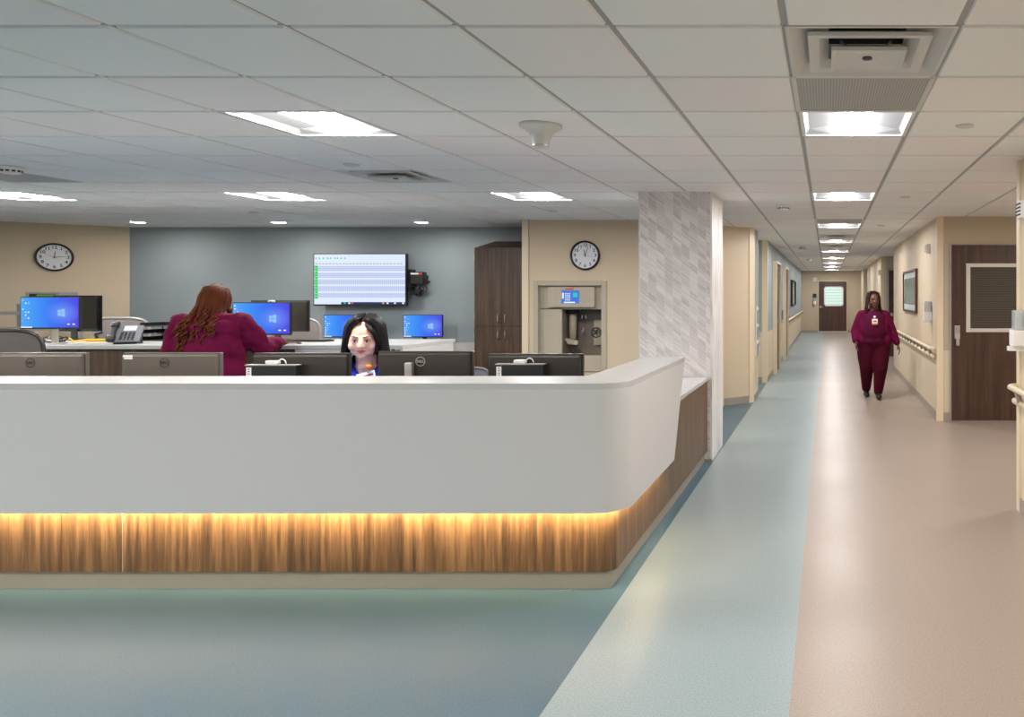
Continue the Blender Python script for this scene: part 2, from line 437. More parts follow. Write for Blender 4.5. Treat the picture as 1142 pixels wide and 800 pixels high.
wall('wall_left_alcove_end', (-4.6, 12.95), (-1.04, 12.95), M['blue'], M['wainscot'])
mb = MB(); mb.box(-1.115, -1.022, 12.94, 13.02, 0, CZ, M['guard']); struct(mb.build('trim_4'))
wall('wall_left_corridor', (-1.03, 12.96), (-1.03, 29.9), M['blue'], M['wainscot'], side=1)
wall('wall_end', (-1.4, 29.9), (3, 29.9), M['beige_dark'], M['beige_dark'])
# right side: walls with side passages
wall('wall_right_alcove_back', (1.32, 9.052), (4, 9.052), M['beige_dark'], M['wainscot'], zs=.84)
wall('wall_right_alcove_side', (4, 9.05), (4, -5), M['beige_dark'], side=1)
mb = MB(); mb.box(1.46, 4, 5.19, 5.31, 0, CZ + .02, M['beige']); struct(mb.build('wall_right_alcove_near'))
for nm, y0, y1 in (('wall_right_middle', 9.18, 15.07), ('wall_right_far', 18.5, 25.0), ('wall_right_farthest', 27.6, 29.9)):
    wall(nm, (1.32, y1), (1.32, y0), M['beige'], M['wainscot'], zs=.84)
for nm, y0, y1 in (('wall_right_passage', 15.07, 18.5), ('wall_right_passage_far', 25.0, 27.6)):
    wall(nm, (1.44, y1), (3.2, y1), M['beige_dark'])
    mb = MB(); mb.box(1.44, 3.2, y0 - .12, y0, 0, CZ + .02, M['beige']); struct(mb.build(nm + '_near'))
for i, (x, y) in enumerate(((1.34, 5.31), (1.32, 9.05), (1.32, 18.5), (1.32, 27.6))):
    s = 1 if i == 0 else -1
    mb = MB(); w_ = .065
    mb.box(x - .012, x + .004, min(y, y - s * w_), max(y, y - s * w_), 0, CZ, M['guard'])
    mb.box(x - .012, x + w_, min(y - .0, y + s * .012), max(y, y + s * .012), 0, CZ, M['guard'])
    struct(mb.build('trim_%d' % (5 + i)))
# column
mb = MB(); mb.box(-1.708, -1.06, 6.86, 7.56, 0, CZ + .02, M['coltile']); mb.box(-1.06, -1.044, 6.86, 7.56, 0, CZ + .02, M['marble']); mb.box(-1.712, -1.043, 6.855, 6.86, 0, .02, M['base'])
tag(mb.build('wall_column'), kind='structure')
# doors
def door(name, T, w_, h, slab, frame, side='l', window=None, lever=True, keypad=False, lab=None, f=.045):
    """door in local XZ, front towards -Y, centred on x=0"""
    root = bpy.data.objects.new(name, None); C.objects.link(root); root.matrix_world = T; struct(root)
    b = MB()
    b.box(-w_ / 2 - f, -w_ / 2, -.03, .01, 0, h + f, frame, .004); b.box(w_ / 2, w_ / 2 + f, -.03, .01, 0, h + f, frame, .004); b.box(-w_ / 2, w_ / 2, -.03, .01, h, h + f, frame, .004)
    b.build('door_frame', parent=root)
    b = MB()
    if window:
        x0, x1, z0, z1 = window
        b.box(-w_ / 2 + .004, x0, -.012, .0, .01, h - .004, slab); b.box(x1, w_ / 2 - .004, -.012, 0, .01, h - .004, slab)
        b.box(x0, x1, -.012, 0, .01, z0, slab); b.box(x0, x1, -.012, 0, z1, h - .004, slab)
    else: b.box(-w_ / 2 + .004, w_ / 2 - .004, -.012, 0, .01, h - .004, slab)
    b.build('door_leaf', parent=root)
    if lever:
        s = -1 if side == 'l' else 1; x = s * (w_ / 2 - .07); b = MB()
        b.box(x - .033, x + .033, -.03, -.012, .98, 1.14 if keypad else 1.06, M['silver'], .006)
        if keypad:
            b.box(x - .02, x + .028, -.045, -.03, 1.05, 1.13, M['grey_metal'], .004)
            b.box(x - .02, x + .02, -.06, -.03, .9, .99, M['silver'], .006)
        if not keypad: b.tube([(x, -.03, 1.0), (x, -.07, 1.0), (x - s * .11, -.07, 1.0)], .01, 8, M['silver'])
        b.build('door_handle', parent=root)
    return root
d = door('door_1', Matrix.Translation((px(1061, 9.03) + .6, 9.045, 0)), 1.2, 2.1, M['door_wood'], M['grey_metal'], 'l', (-.42, .30, 1.06, 1.88), True, True, f=.016)
b = MB(); x0, x1, z0, z1 = -.42, .30, 1.06, 1.88; f = .045
b.box(x0 - .005, x0 + f, -.028, .0, z0, z1, M['alu'], .003); b.box(x1 - f, x1, -.028, 0, z0, z1, M['alu'], .003); b.box(x0 + f, x1 - f, -.028, 0, z0, z0 + f, M['alu'], .003); b.box(x0 + f, x1 - f, -.028, 0, z1 - f, z1, M['alu'], .003)
b.build('window_trim', parent=d)
b = MB(); b.box(x0 + f, x1 - f, -.014, -.006, z0 + f, z1 - f, M['blind']); b.build('blind_pane', parent=d)
# end door
d = door('door_2', Matrix.Translation((.21, 29.885, 0)), 1.1, 2.02, M['door_wood'], M['beige'], 'l', (-.34, .42, 1.05, 1.82))
b = MB(); x0, x1, z0, z1 = -.34, .42, 1.05, 1.82
b.box(x0, x0 + .05, -.03, 0, z0, z1, M['fix_white']); b.box(x1 - .05, x1, -.03, 0, z0, z1, M['fix_white']); b.box(x0, x1, -.03, 0, z0, z0 + .05, M['fix_white']); b.box(x0, x1, -.03, 0, z1 - .05, z1, M['fix_white']); b.build('window_trim', parent=d)
b = MB(); b.box(x0 + .05, x1 - .05, -.014, -.006, z0 + .05, z1 - .05, M['pane_glow']); b.build('pane', parent=d)
b = MB(); b.box(-.54, .54, -.02, -.012, .01, .06, M['silver']); b.build('sill_plate', parent=d)
# passage doors right
for i, (y, x) in enumerate(((18.5, 2.05), (27.6, 2.1))):
    door('door_%d' % (3 + i), Matrix.Translation((x, y - .005, 0)), 1.1, 2.1, M['door_wood'], M['grey_metal'])
# left corridor doors (in wall x=-1.03, front towards +X)
for i, y in enumerate((14.9, 18.0)):
    door('door_%d' % (5 + i), Matrix.Translation((-1.02, y, 0)) @ Matrix.Rotation(PI / 2, 4, 'Z') @ Matrix.Diagonal((1, 2.4, 1, 1)), 1.1, 2.1, M['door_wood'], M['guard'])
# chamfer door
ang = math.atan2(1.08, 1.19)
door('door_7', Matrix.Translation((-1.80, 9.895, 0)) @ Matrix.Rotation(ang, 4, 'Z'), .95, 2.1, M['door_wood'], M['guard'], 'l')

# ================================================================== CEILING FIXTURES
def cell(i, k): return cols[i], cols[i + 1], row(k), row(k + 1)
def lightbox(w_, d_):
    """2x2 volumetric troffer, local origin at ceiling face centre, up = +Z"""
    root = bpy.data.objects.new('ceiling_light', None); C.objects.link(root); x = w_ / 2 - .002; y = d_ / 2 - .002
    b = MB(); f = .022
    b.box(-x, -x + f, -y, y, .0, .06, M['fix_white']); b.box(x - f, x, -y, y, .0, .06, M['fix_white'])
    b.box(-x + f, x - f, -y, -y + f, .0, .06, M['fix_white']); b.box(-x + f, x - f, y - f, y, .0, .06, M['fix_white'])
    b.box(-x, x, -y, y, .085, .09, M['fix_white']); b.box(-x, -x + .004, -y, y, .06, .085, M['fix_white']); b.box(x - .004, x, -y, y, .06, .085, M['fix_white']); b.box(-x, x, -y, -y + .004, .06, .085, M['fix_white']); b.box(-x, x, y - .004, y, .06, .085, M['fix_white'])
    b.build('housing', parent=root)
    xi, yi, c = x - f, y - f, .1; b = MB()
    for s in (-1, 1):
        # side wings: slope up to the basket, with raised ends
        b.quad([(s * xi, -yi, .006), (s * xi, yi, .006), (s * (xi - .02), yi - .05, .03), (s * (xi - .02), -yi + .05, .03)])
        b.quad([(s * (xi - .02), -yi + .05, .03), (s * (xi - .02), yi - .05, .03), (s * c, yi - .05, .055), (s * c, -yi + .05, .055)])
        b.quad([(s * (xi - .02), s * 0 + yi - .05, .03), (s * xi, yi, .006), (s * c, yi, .006), (s * c, yi - .05, .055)])
        b.quad([(s * (xi - .02), -yi + .05, .03), (s * xi, -yi, .006), (s * c, -yi, .006), (s * c, -yi + .05, .055)])
    b.build('reflector', M['reflector'], root)
    b = MB(); n = 8; a = []
    for j in range(n + 1):
        t = PI * j / n; a.append((-math.cos(t) * .095, .05 - math.sin(t) * .042))
    for j in range(n): b.quad([(a[j][0], -yi + .01, a[j][1]), (a[j][0], yi - .01, a[j][1]), (a[j + 1][0], yi - .01, a[j + 1][1]), (a[j + 1][0], -yi + .01, a[j + 1][1])])
    b.build('diffuser', M['basket'], root)
    return root
lb = None
lab_c = ['square ceiling light with glowing centre basket in corridor, nearest the perforated grille',
 'second square corridor ceiling light from the camera', 'third square corridor ceiling light, just past a perforated panel', 'fourth square corridor ceiling light from the camera',
 'fifth square corridor ceiling light from the camera', 'sixth square corridor ceiling light from the camera', 'seventh square corridor ceiling light, far down the hall', 'eighth square corridor ceiling light, far down the hall', 'last square corridor ceiling light before the end door']
nc = 0
for (i, k) in lights:
    x0, x1, y0, y1 = cell(i, k)
    if lb is None: lb = lightbox(.605, .61); o = lb
    else: o = copy_tree(lb)
    o.location = ((x0 + x1) / 2, (y0 + y1) / 2, CZ); o.scale = ((x1 - x0) / .607, 1, 1)
    for ch in o.children:
        if ch.name.startswith('diffuser'): ch.material_slots[0].link = 'OBJECT'; ch.material_slots[0].material = M['basket_hall' if -1 < x0 < 2 else 'basket']
    if x0 > 2: tag(o, 'added square ceiling light brightening the right-hand alcove, outside the frame', 'ceiling light')
    elif x0 > -1:
        if k < 2: tag(o, 'square ceiling light over the corridor behind the camera', 'ceiling light', 'corridor ceiling lights')
        else: tag(o, lab_c[nc], 'ceiling light', 'corridor ceiling lights'); nc += 1
    else:
        if k == 2 and x0 > -4: l = 'largest square ceiling light over the left half of the white desk'
        elif k == 7 and x0 > -4: l = 'square ceiling light between the trumpet-shaped fitting and the beige clock wall'
        elif k == 7 and x0 > -6: l = 'square ceiling light above the maroon-dressed standing person and wall screen'
        elif k == 15: l = 'added unseen square ceiling light brightening the side passage left of the corridor'
        elif k == 7: l = 'square ceiling light at the far left above the oval-looking clock'
        else: l = 'square ceiling light over the open floor outside the frame'
        tag(o, l, 'ceiling light', 'station ceiling lights')
def in_cell(name, label, cat, i, k, group=None):
    x0, x1, y0, y1 = cell(i, k); return thing(name, label, cat, ((x0 + x1) / 2, (y0 + y1) / 2, CZ), 0, group)
for (i, k), l in zip(perfs, ('perforated grey return grille between big air diffuser and first corridor light', 'perforated grey panel before the third corridor ceiling light', 'perforated grey ceiling panel at far left beside the smoke detector')):
    t = in_cell('return_grille', l, 'air grille', i, k, 'perforated ceiling grilles')
    b = MB(); b.box(-.29, .29, -.29, .29, .004, .012, M['perf']); b.build('perforated_panel', parent=t)
    b = MB()
    for s in (-1, 1): b.box(s * .3 - .012, s * .3 + .012, -.305, .305, 0, .014, M['vent_white']); b.box(-.3, .3, s * .297 - .01, s * .297 + .01, 0, .014, M['vent_white'])
    b.build('frame', parent=t)
for (i, k), l in zip(vents, ('large square supply air diffuser hanging below corridor ceiling, nearest the camera', 'square supply air diffuser in ceiling above the wall screen', 'small air diffuser in corridor ceiling after the third light', 'far air diffuser in corridor ceiling before the fifth light')):
    t = in_cell('air_diffuser', l, 'air vent', i, k, 'supply air diffusers')
    b = MB()
    def ring(r0, z0, r1, z1, m):
        for q in range(4):
            R = Matrix.Rotation(q * PI / 2, 3, 'Z')
            b.quad([tuple(R @ Vector(p)) for p in ((-r0, -r0, z0), (r0, -r0, z0), (r1, -r1, z1), (-r1, -r1, z1))], m)
    ring(.3034, .05, .3034, .0, M['vent_white']); ring(.3034, .0, .29, .0, M['vent_white']); ring(.29, 0, .15, .09, M['vent_white']); ring(.15, .09, .14, .17, M['vent_dark'])
    b.quad([(-.15, -.15, .17), (.15, -.15, .17), (.15, .15, .17), (-.15, .15, .17)], M['vent_dark'])
    b.build('pan', parent=t)
    b = MB(); ring(.225, -.004, .185, .0, M['vent_white']); ring(.185, 0, .15, .03, M['vent_white']); ring(.225, -.004, .224, .01, M['vent_white']); ring(.224, .01, .15, .04, M['vent_white'])
    b.build('outer_cone', parent=t)
    b = MB(); ring(.14, -.03, .12, -.022, M['vent_white']); ring(.12, -.022, .035, -.012, M['vent_white']); b.quad([(-.035, -.035, -.012), (.035, -.035, -.012), (.035, .035, -.012), (-.035, .035, -.012)], M['vent_white']); ring(.14, -.03, .139, -.015, M['vent_white']); ring(.139, -.015, .05, .02, M['vent_white'])
    b.lathe([(.02, -.018), (.018, -.012)], 12, M['vent_dark'])
    for s in (-1, 1): b.tube([(s * .05, .05, .02), (s * .1, .12, .09)], .006, 6, M['vent_white'])
    b.build('centre_plaque', parent=t)
# downlights
for i, (p, l) in enumerate(((153.7, 'small recessed downlight near the blue wall, leftmost of the three'), (311, 'small recessed downlight above the standing person, middle of the three'), (470, 'small recessed downlight above the wall screen, rightmost of the three'))):
    t = thing('downlight', l, 'ceiling light', (px(p, 9.75), 9.75, CZ), 0, 'recessed downlights')
    b = MB(); b.lathe([(.095, 0), (.095, -.006), (.078, -.006), (.07, .002)], 24, M['fix_white'], cap=False); b.build('trim_ring', parent=t)
    b = MB(); b.lathe([(.075, -.003), (.07, -.0045), (.001, -.005)], 24, M['down']); b.build('lens', parent=t)
# cone-shaped fitting
t = thing('ceiling_camera_dome', 'pale grey trumpet-shaped fitting hanging from the ceiling in front of the column', 'ceiling fitting', (px(603, 4.15), 4.15, CZ))
b = MB(); b.lathe([(.11, 0), (.112, -.01), (.108, -.018), (.085, -.03), (.062, -.048), (.05, -.07), (.045, -.1), (.042, -.118), (.03, -.128), (.001, -.13)], 32, M['vent_white']); b.build('body', parent=t)
b = MB(); b.lathe([(.043, -.112), (.0435, -.116), (.0425, -.12)], 32, M['silver'], cap=False); b.build('lower_ring', parent=t)
# sprinkler cover discs
spr = [(1076, 140, 'round sprinkler cover in ceiling right of the first corridor light'), (1009.5, 219.7, 'round sprinkler cover right of the second corridor light'), (983, 251.5, 'round sprinkler cover right of the third corridor light'),
       (392, 183.5, 'round ceiling sprinkler cover beside the supply diffuser above the wall screen'), (616, 235.3, 'round ceiling sprinkler cover near the right-hand beige clock wall'), (283, 236.5, 'round ceiling sprinkler cover above the standing person')]
s0 = None
for x_, y_, l in spr:
    Y = 786 / (328.5 - y_)
    if s0 is None:
        b = MB(); b.lathe([(.05, 0), (.05, -.006), (.042, -.01), (.001, -.011)], 24, M['vent_white']); s0 = b.build('sprinkler_cover'); o = s0
    else: o = s0.copy(); C.objects.link(o)
    o.location = (px(x_, Y), Y, CZ); tag(o, l, 'sprinkler cover', 'sprinkler covers')
det = [(873.7, 229, 'white slotted smoke detector on ceiling left of the second corridor light'), (12, 186, 'white slotted smoke detector at far left beside the grey ceiling panel'),
       (895, 275.5, 'small smoke detector further down the corridor ceiling'), (902.3, 288.5, 'farthest small smoke detector on the corridor ceiling')]
for x_, y_, l in det:
    Y = 786 / (328.5 - y_)
    t = thing('smoke_detector', l, 'smoke detector', (px(x_, Y), Y, CZ), 0, 'smoke detectors')
    b = MB(); b.lathe([(.075, 0), (.075, -.012), (.062, -.02), (.058, -.045), (.045, -.052), (.001, -.053)], 24, M['device']); b.build('case', parent=t)
    b = MB()
    for q in range(12):
        R = Matrix.Rotation(q * PI / 6, 4, 'Z'); b.box(.055, .062, -.01, .01, -.04, -.026, M['vent_dark'], T=R)
    b.build('slots', parent=t)

# ================================================================== RECEPTION DESK
desk = thing('reception_desk', 'large white and walnut L-shaped nurse station desk with warm light strip', 'reception desk', (-3, 4.2, 0))
DO = Vector((-3, 4.2, 0))
def rounded(x0, xr, yf, yb, r, n=8):
    """outline: front edge yf from x0 to a rounded corner at (xr, yf), then back along xr to yb"""
    p = [(x0, yf)]
    for j in range(n + 1):
        a = -PI / 2 + PI / 2 * j / n; p.append((xr - r + r * math.cos(a), yf + r + r * math.sin(a)))
    p.append((xr, yb)); return p
XL = -5.6
YT, YB2 = 5.32, 4.95; ZT, ZB = 1.07, .428; YF = 3.74; XR = -1.0; RC = .16
def lpoly(mb, z, yend, XRt, YFt, inner, ribbon=None): pass
# white transaction panel: extruded ribbon with slanted end
out = rounded(XL, XR, YF, 0, RC, 10)[:-1]; inn = rounded(XL, XR - .03, YF + .03, 0, RC - .03, 10)[:-1]
b = bmesh.new(); th_ = .05
def ribbon(b, prof_o, prof_i, ztop, zbot, yend_t, yend_b):
    n = len(prof_o)
    ot = [b.verts.new((x, y, ztop)) for x, y in prof_o] + [b.verts.new((prof_o[-1][0], yend_t, ztop))]
    ob = [b.verts.new((x, y, zbot)) for x, y in prof_o] + [b.verts.new((prof_o[-1][0], yend_b, zbot))]
    it = [b.verts.new((x, y, ztop)) for x, y in prof_i] + [b.verts.new((prof_i[-1][0], yend_t, ztop))]
    ib = [b.verts.new((x, y, zbot)) for x, y in prof_i] + [b.verts.new((prof_i[-1][0], yend_b, zbot))]
    for j in range(n):
        sm = 0 < j < n - 1
        for q in ((ot[j], ob[j], ob[j + 1], ot[j + 1]), (it[j], it[j + 1], ib[j + 1], ib[j]), (ot[j], ot[j + 1], it[j + 1], it[j]), (ob[j], ib[j], ib[j + 1], ob[j + 1])):
            f = b.faces.new(q)
        for f in b.faces[-4:] if False else []: pass
    b.faces.new((ot[0], it[0], ib[0], ob[0])); b.faces.new((ot[-1], ob[-1], ib[-1], it[-1]))
ribbon(b, out, inn, ZT - .03, ZB, YT - .02, YB2)
for f in b.faces:
    if abs(f.normal.z) < .1: f.smooth = False
mb = MB(); mb.merge(b, M['white']); o = mb.build('transaction_panel', parent=desk); o.location = -DO
for f in o.data.polygons: f.use_smooth = abs(f.normal.z) < .2
sm = o.modifiers.new('es', 'EDGE_SPLIT'); sm.split_angle = math.radians(35)
# top: L-shaped slab
mb = MB(); r_ = rounded(XL, XR, YF, YT, RC, 10)
poly = r_ + [(XR - .29, YT), (XR - .29, 4.08), (XL, 4.08)]
mb.prism(poly, ZT - .03, ZT, M['white_top'], bevel=.002); o = mb.build('transaction_top', parent=desk); o.location = -DO
# inner backing of ledge
mb = MB(); mb.box(XL, XR - .32, 4.03, 4.06, .76, ZT - .03, M['white']); mb.box(XR - .30, XR - .27, 4.06, YT - .03, .76, ZT - .03, M['white']); mb.box(XR - .27, XR - .05, YT - .06, YT - .035, .76, ZT - .03, M['white']); o = mb.build('inner_panel', parent=desk); o.location = -DO
# wood base
def shell(name, yf, xr, r, yend, z0, z1, m, th=.03):
    a = rounded(XL, xr, yf, yend, r, 8); c = rounded(XL, xr - th, yf + th, yend, max(r - th, .01), 8)
    mb = MB(); mb.prism(a + c[::-1], z0, z1, m); o = mb.build(name, parent=desk); o.location = -DO
    for f in o.data.polygons: f.use_smooth = abs(f.normal.z) < .2
    sm = o.modifiers.new('es', 'EDGE_SPLIT'); sm.split_angle = math.radians(35); return o
shell('base_panel', 3.86, -1.085, .07, 6.85, .095, .73, M['desk_wood'])
shell('kick_plate', 3.885, -1.11, .022, 6.85, 0, .095, M['kick'])
for x in (px(137, 3.86), px(68, 3.86)):
    mb = MB(); mb.box(x - .0012, x + .0012, 3.8575, 3.8605, .096, .42, M['kick' if x > -3.7 else 'desk_wood']); o = mb.build('panel_seam', parent=desk); o.location = -DO
# led strip tucked under the white panel
a = rounded(XL, XR - .031, YF + .031, 4.92, RC - .031, 10); c = rounded(XL, XR - .036, YF + .036, 4.92, RC - .036, 10)
mb = MB(); mb.prism(a + c[::-1], ZB + .004, ZB + .024, M['kick']); o = mb.build('led_channel', parent=desk); o.location = -DO
c = rounded(XL, XR - .0365, YF + .0365, 4.9, RC - .0365, 10)
mb = MB()
for p, q in zip(c, c[1:]): mb.quad([(p[0], p[1], ZB + .006), (p[0], p[1], ZB + .022), (q[0], q[1], ZB + .022), (q[0], q[1], ZB + .006)], M['led'])
o = mb.build('led_strip', parent=desk); o.location = -DO
# soffit over strip
a = rounded(XL, XR - .03, YF + .03, 0, RC - .03, 10)[:-1] + [(XR - .03, 4.93)]; c = rounded(XL, -1.085, 3.86, 0, .07, 8)[:-1] + [(-1.085, 4.93)]
mb = MB(); mb.prism(a + c[::-1], ZB + .026, ZB + .04, M['white']); o = mb.build('soffit', parent=desk); o.location = -DO
# work surface and side counter
mb = MB(); mb.prism([(XL, 4.06), (-1.35, 4.06), (-1.35, 5.26), (-1.07, 5.29), (-1.07, 6.85), (-1.7, 6.85), (-1.7, 4.8), (-1.95, 4.56), (XL, 4.56)], .735, .765, M['white_top'], bevel=.002); o = mb.build('work_surface', parent=desk); o.location = -DO
for a_ in ((-1.7, -1.67, 5.0, 6.85), (XL, XL + .03, 3.9, 4.55), (-3.9, -3.87, 4.1, 4.5)):
    mb = MB(); mb.box(*a_, 0, .735, M['desk_wood']); o = mb.build('support_panel', parent=desk); o.location = -DO

# ================================================================== MONITORS
def desktop_art(parent, w_, h):
    b = MB(); cx, cz, s = w_ * .2, 0, h * .13
    for i, (sx, sz) in enumerate(((-1, -1), (1, -1), (-1, 1), (1, 1))):
        x0 = cx + sx * s * .06; x1 = cx + sx * s * (1.0 if sx > 0 else .85); z0 = sz * s * .06; za = sz * s * (.8 if sx < 0 else 1.0)
        b.quad([(x0, 0, z0 + cz), (x1, 0, z0 + cz), (x1, 0, za + cz), (x0, 0, za * .94 + cz)], M['logo_glow'])
    b.build('screen_logo', parent=parent)
    b = MB(); R = random.Random(int(w_ * 1000)); ms = [M['icon_w'], M['icon_r'], M['icon_t'], M['icon_w'], M['icon_y']]
    for c in range(3):
        for r in range(9):
            if R.random() < .2 + c * .2: continue
            x = -w_ / 2 + .02 + c * .026; z = h / 2 - .022 - r * h / 10; s = .006
            b.quad([(x - s, 0, z - s), (x + s, 0, z - s), (x + s, 0, z + s), (x - s, 0, z + s)], R.choice(ms))
    for x in (w_ * .33, w_ * .42): b.quad([(x - .012, 0, -h * .4), (x + .012, 0, -h * .4), (x + .012, 0, -h * .36), (x - .012, 0, -h * .36)], M['icon_w'])
    b.quad([(-w_ / 2, 0, -h / 2), (-w_ * .3, 0, -h / 2), (-w_ * .3, 0, -h / 2 + .01), (-w_ / 2, 0, -h / 2 + .01)], M['icon_w'])
    b.build('desktop_icons', parent=parent)
def monitor(label, x, y, zdesk, ztop, w_=.55, h=.32, rz=0, back=None, logo=None, screen=True, stand='silver', logo_dx=0, sticker=False, group=None):
    """screen faces -Y locally; origin on the desk top"""
    t = thing('computer_monitor', label, 'monitor', (x, y, zdesk), rz, group)
    zc = ztop - zdesk - h / 2; back = back or M['black']
    b = MB(); b.box(-w_ / 2, w_ / 2, -.012, .012, zc - h / 2, zc + h / 2, back, .004); b.box(-w_ * .49, w_ * .49, .008, .03, zc - h * .48, zc + h * .48, back, .014); b.build('housing', parent=t)
    sc_ = MB(); sc_.box(-w_ / 2 + .008, w_ / 2 - .008, -.0135, -.0115, -h / 2 + .014, h / 2 - .008, M['screen'] if screen else M['black_gloss'])
    s = sc_.build('screen', parent=t, loc=(0, 0, zc))
    if screen == 1:
        e = bpy.data.objects.new('x', None)
        desktop_art(s, w_ - .016, h - .022)
        for ch in s.children: ch.location = (0, -.0145, 0)
    sm_ = M['silver'] if stand == 'silver' else M['black']
    b = MB(); b.box(-.03, .03, .03, .045, .01, zc - .06, sm_, .005); b.build('stand', parent=t)
    b = MB(); b.box(-.11, .11, -.1, .055, 0, .012, sm_, .005); b.build('base', parent=t)
    if logo:
        b = MB(); T = Matrix.Translation((logo_dx, .0125, zc + h / 2 - .057)) @ Matrix.Rotation(-PI / 2, 4, 'X')
        T2 = Matrix.Translation((logo_dx, .0325, zc + h / 2 - .057)) @ Matrix.Rotation(PI, 4, 'Z')
        R_ = 28
        for q in range(R_):
            a0, a1 = 2 * PI * q / R_, 2 * PI * (q + 1) / R_; r0, r1 = .0235, .0275
            b.quad([(logo_dx + r * math.cos(a), .0325, zc + h / 2 - .057 + r * math.sin(a)) for r, a in ((r0, a0), (r1, a0), (r1, a1), (r0, a1))], logo)
        text_mb(b, 'DELL', .018, T2 @ FACE, logo)
        b.build('logo', parent=t)
    if sticker:
        b = MB(); b.box(w_ / 2 - .07, w_ / 2 - .016, .0302, .0312, zc + h / 2 - .025, zc + h / 2 - .013, M['paper']); b.box(w_ / 2 - .07, w_ / 2 - .022, .0302, .0312, zc + h / 2 - .036, zc + h / 2 - .027, M['paper']); b.build('sticker', parent=t)
    return t
ZD = .765
DY = 4.35
G1 = 'monitors on the front desk seen from behind'
m1 = monitor('silver-backed monitor at the far left end of the front desk, round dark logo', px(34, DY), DY + .03, ZD, 1.174, .60, rz=PI, back=M['mon_silver'], logo=M['black'], logo_dx=.0, group=G1, screen=2)
m2 = monitor('silver-backed monitor with a small white sticker, in front of the standing person', px(188.5, DY), DY + .03, ZD, 1.174, .56, rz=PI, back=M['mon_silver'], logo=M['black'], logo_dx=.025, sticker=True, group=G1, screen=2)
m3 = monitor('dark-backed monitor just left of the seated dark-haired person', px(334, DY), DY + .03, ZD, 1.172, .55, rz=PI, back=M['mon_back'], group=G1, screen=2)
m4 = monitor('dark-backed monitor with round pale logo just right of the seated person', px(472.5, DY), DY + .03, ZD, 1.182, .545, rz=PI, back=M['mon_back'], logo=M['silver'], logo_dx=.018, group=G1, screen=2)
m5 = monitor('dark-backed monitor at the right end of the row, with black computer box behind', px(596, DY), DY + .03, ZD, 1.168, .55, rz=PI, back=M['mon_back'], group=G1, screen=2)
def thin_box(label, x0, x1, ztop, Y, barcode_at):
    t = thing('thin_computer', label, 'computer', ((px(x0, Y) + px(x1, Y)) / 2, Y - .04, ZD), 0, 'black computer boxes behind the monitors')
    w_ = px(x1, Y) - px(x0, Y); h = ztop - ZD
    b = MB(); b.box(-w_ / 2, w_ / 2, -.02, .02, 0, h, M['black'], .006); b.build('case', parent=t)
    b = MB(); b.box(-w_ / 2 - .004, w_ / 2 + .004, -.024, .024, h, h + .006, M['grey_metal'], .002); b.build('top_shelf', parent=t)
    b = MB(); b.box(-w_ / 2 + .004, -w_ / 2 + .032, -.0225, -.02, h - .09, h - .01, M['paper'])
    for q in range(5): b.box(-w_ / 2 + .012, -w_ / 2 + .024, -.0235, -.0222, h - .022 - q * .013, h - .018 - q * .013, M['black'])
    b.build('asset_sticker', parent=t)
    return t, h
for lab, x0, x1, yt in (('black box computer with white device on top, left of the seated person', 283, 338, 407), ('black box computer with white device on top, behind the rightmost desk monitor', 558, 610, 406)):
    t, h = thin_box(lab, x0, x1, pz(yt, DY), DY, 0)
    x, y, z = t.location
    d = thing('white_dongle', ('small white cabled device on the left black box computer' if x0 < 300 else 'small white cabled device on the right black box computer'), 'device', (x + .005, y, z + h + .006), 0, 'white cabled devices')
    b = MB(); b.box(-.04, .025, -.018, .018, 0, .022, M['device'], .006); b.build('case', parent=d)
    b = MB(); b.tube([(.03 + .022 * math.cos(a) + .015, .0, .004 + .026 * math.sin(a)) for a in [PI * q / 10 for q in range(11)]], .003, 6, M['device']); b.build('cable', parent=d)
t = thing('mini_speaker', 'pale upright box with rounded front leaning on the fourth desk monitor', 'device', (px(459.5, DY), DY - .03, ZD)); 
b = MB(); b.box(-.021, .021, -.015, .015, 0, pz(404, DY) - ZD, M['silver'], .006); b.build('case', parent=t)
b = MB(); b.box(-.006, .006, -.0165, -.0148, .23, .25, M['black']); b.build('mark', parent=t)

# ================================================================== BACK COUNTER
ZI = 1.05
isl = thing('back_counter', 'standing-height counter with white top and dark walnut front behind the desk', 'counter', (-6, 7.2, 0))
IO = Vector((-6, 7.2, 0))
mb = MB(); mb.box(-9.0, -3.84, 6.85, 7.82, ZI - .035, ZI, M['white_top'], .003); o = mb.build('worktop', parent=isl); o.location = -IO
mb = MB(); mb.box(-8.95, -4.82, 6.9, 6.93, .0, ZI - .035, M['walnut']); mb.box(-8.95, -8.9, 6.93, 7.75, 0, ZI - .035, M['walnut']); o = mb.build('front_panel', parent=isl); o.location = -IO
mb = MB(); mb.box(-4.82, -3.95, 6.86, 6.92, 0, ZI - .035, M['white']); mb.box(-3.87, -3.84, 6.86, 7.78, 0, ZI - .035, M['white']); mb.box(-3.95, -3.87, 6.86, 6.9, 0, .93, M['white']); o = mb.build('end_panel', parent=isl); o.location = -IO
mb = MB(); mb.box(-3.95, -3.87, 6.88, 7.7, .935, 1.0, M['desk_wood']); o = mb.build('open_shelf', parent=isl); o.location = -IO
G2 = 'monitors on the back counter'
ma = monitor('lit blue desktop monitor at left on the back counter, below the left clock', px(57, 7.05), 7.05, ZI, 1.489, .55, .30, group=G2)
mb_ = monitor('switched-away black monitor directly behind the left lit counter monitor', px(87, 7.6), 7.6, ZI, 1.50, .47, .36, rz=PI, back=M['black_gloss'], group=G2, screen=0, stand='b')
mc = monitor('lit blue desktop monitor beside the standing person’s outstretched hand'.replace('’', "'"), px(292.5, 7.05), 7.05, ZI, 1.437, .54, .305, rz=0, group=G2)
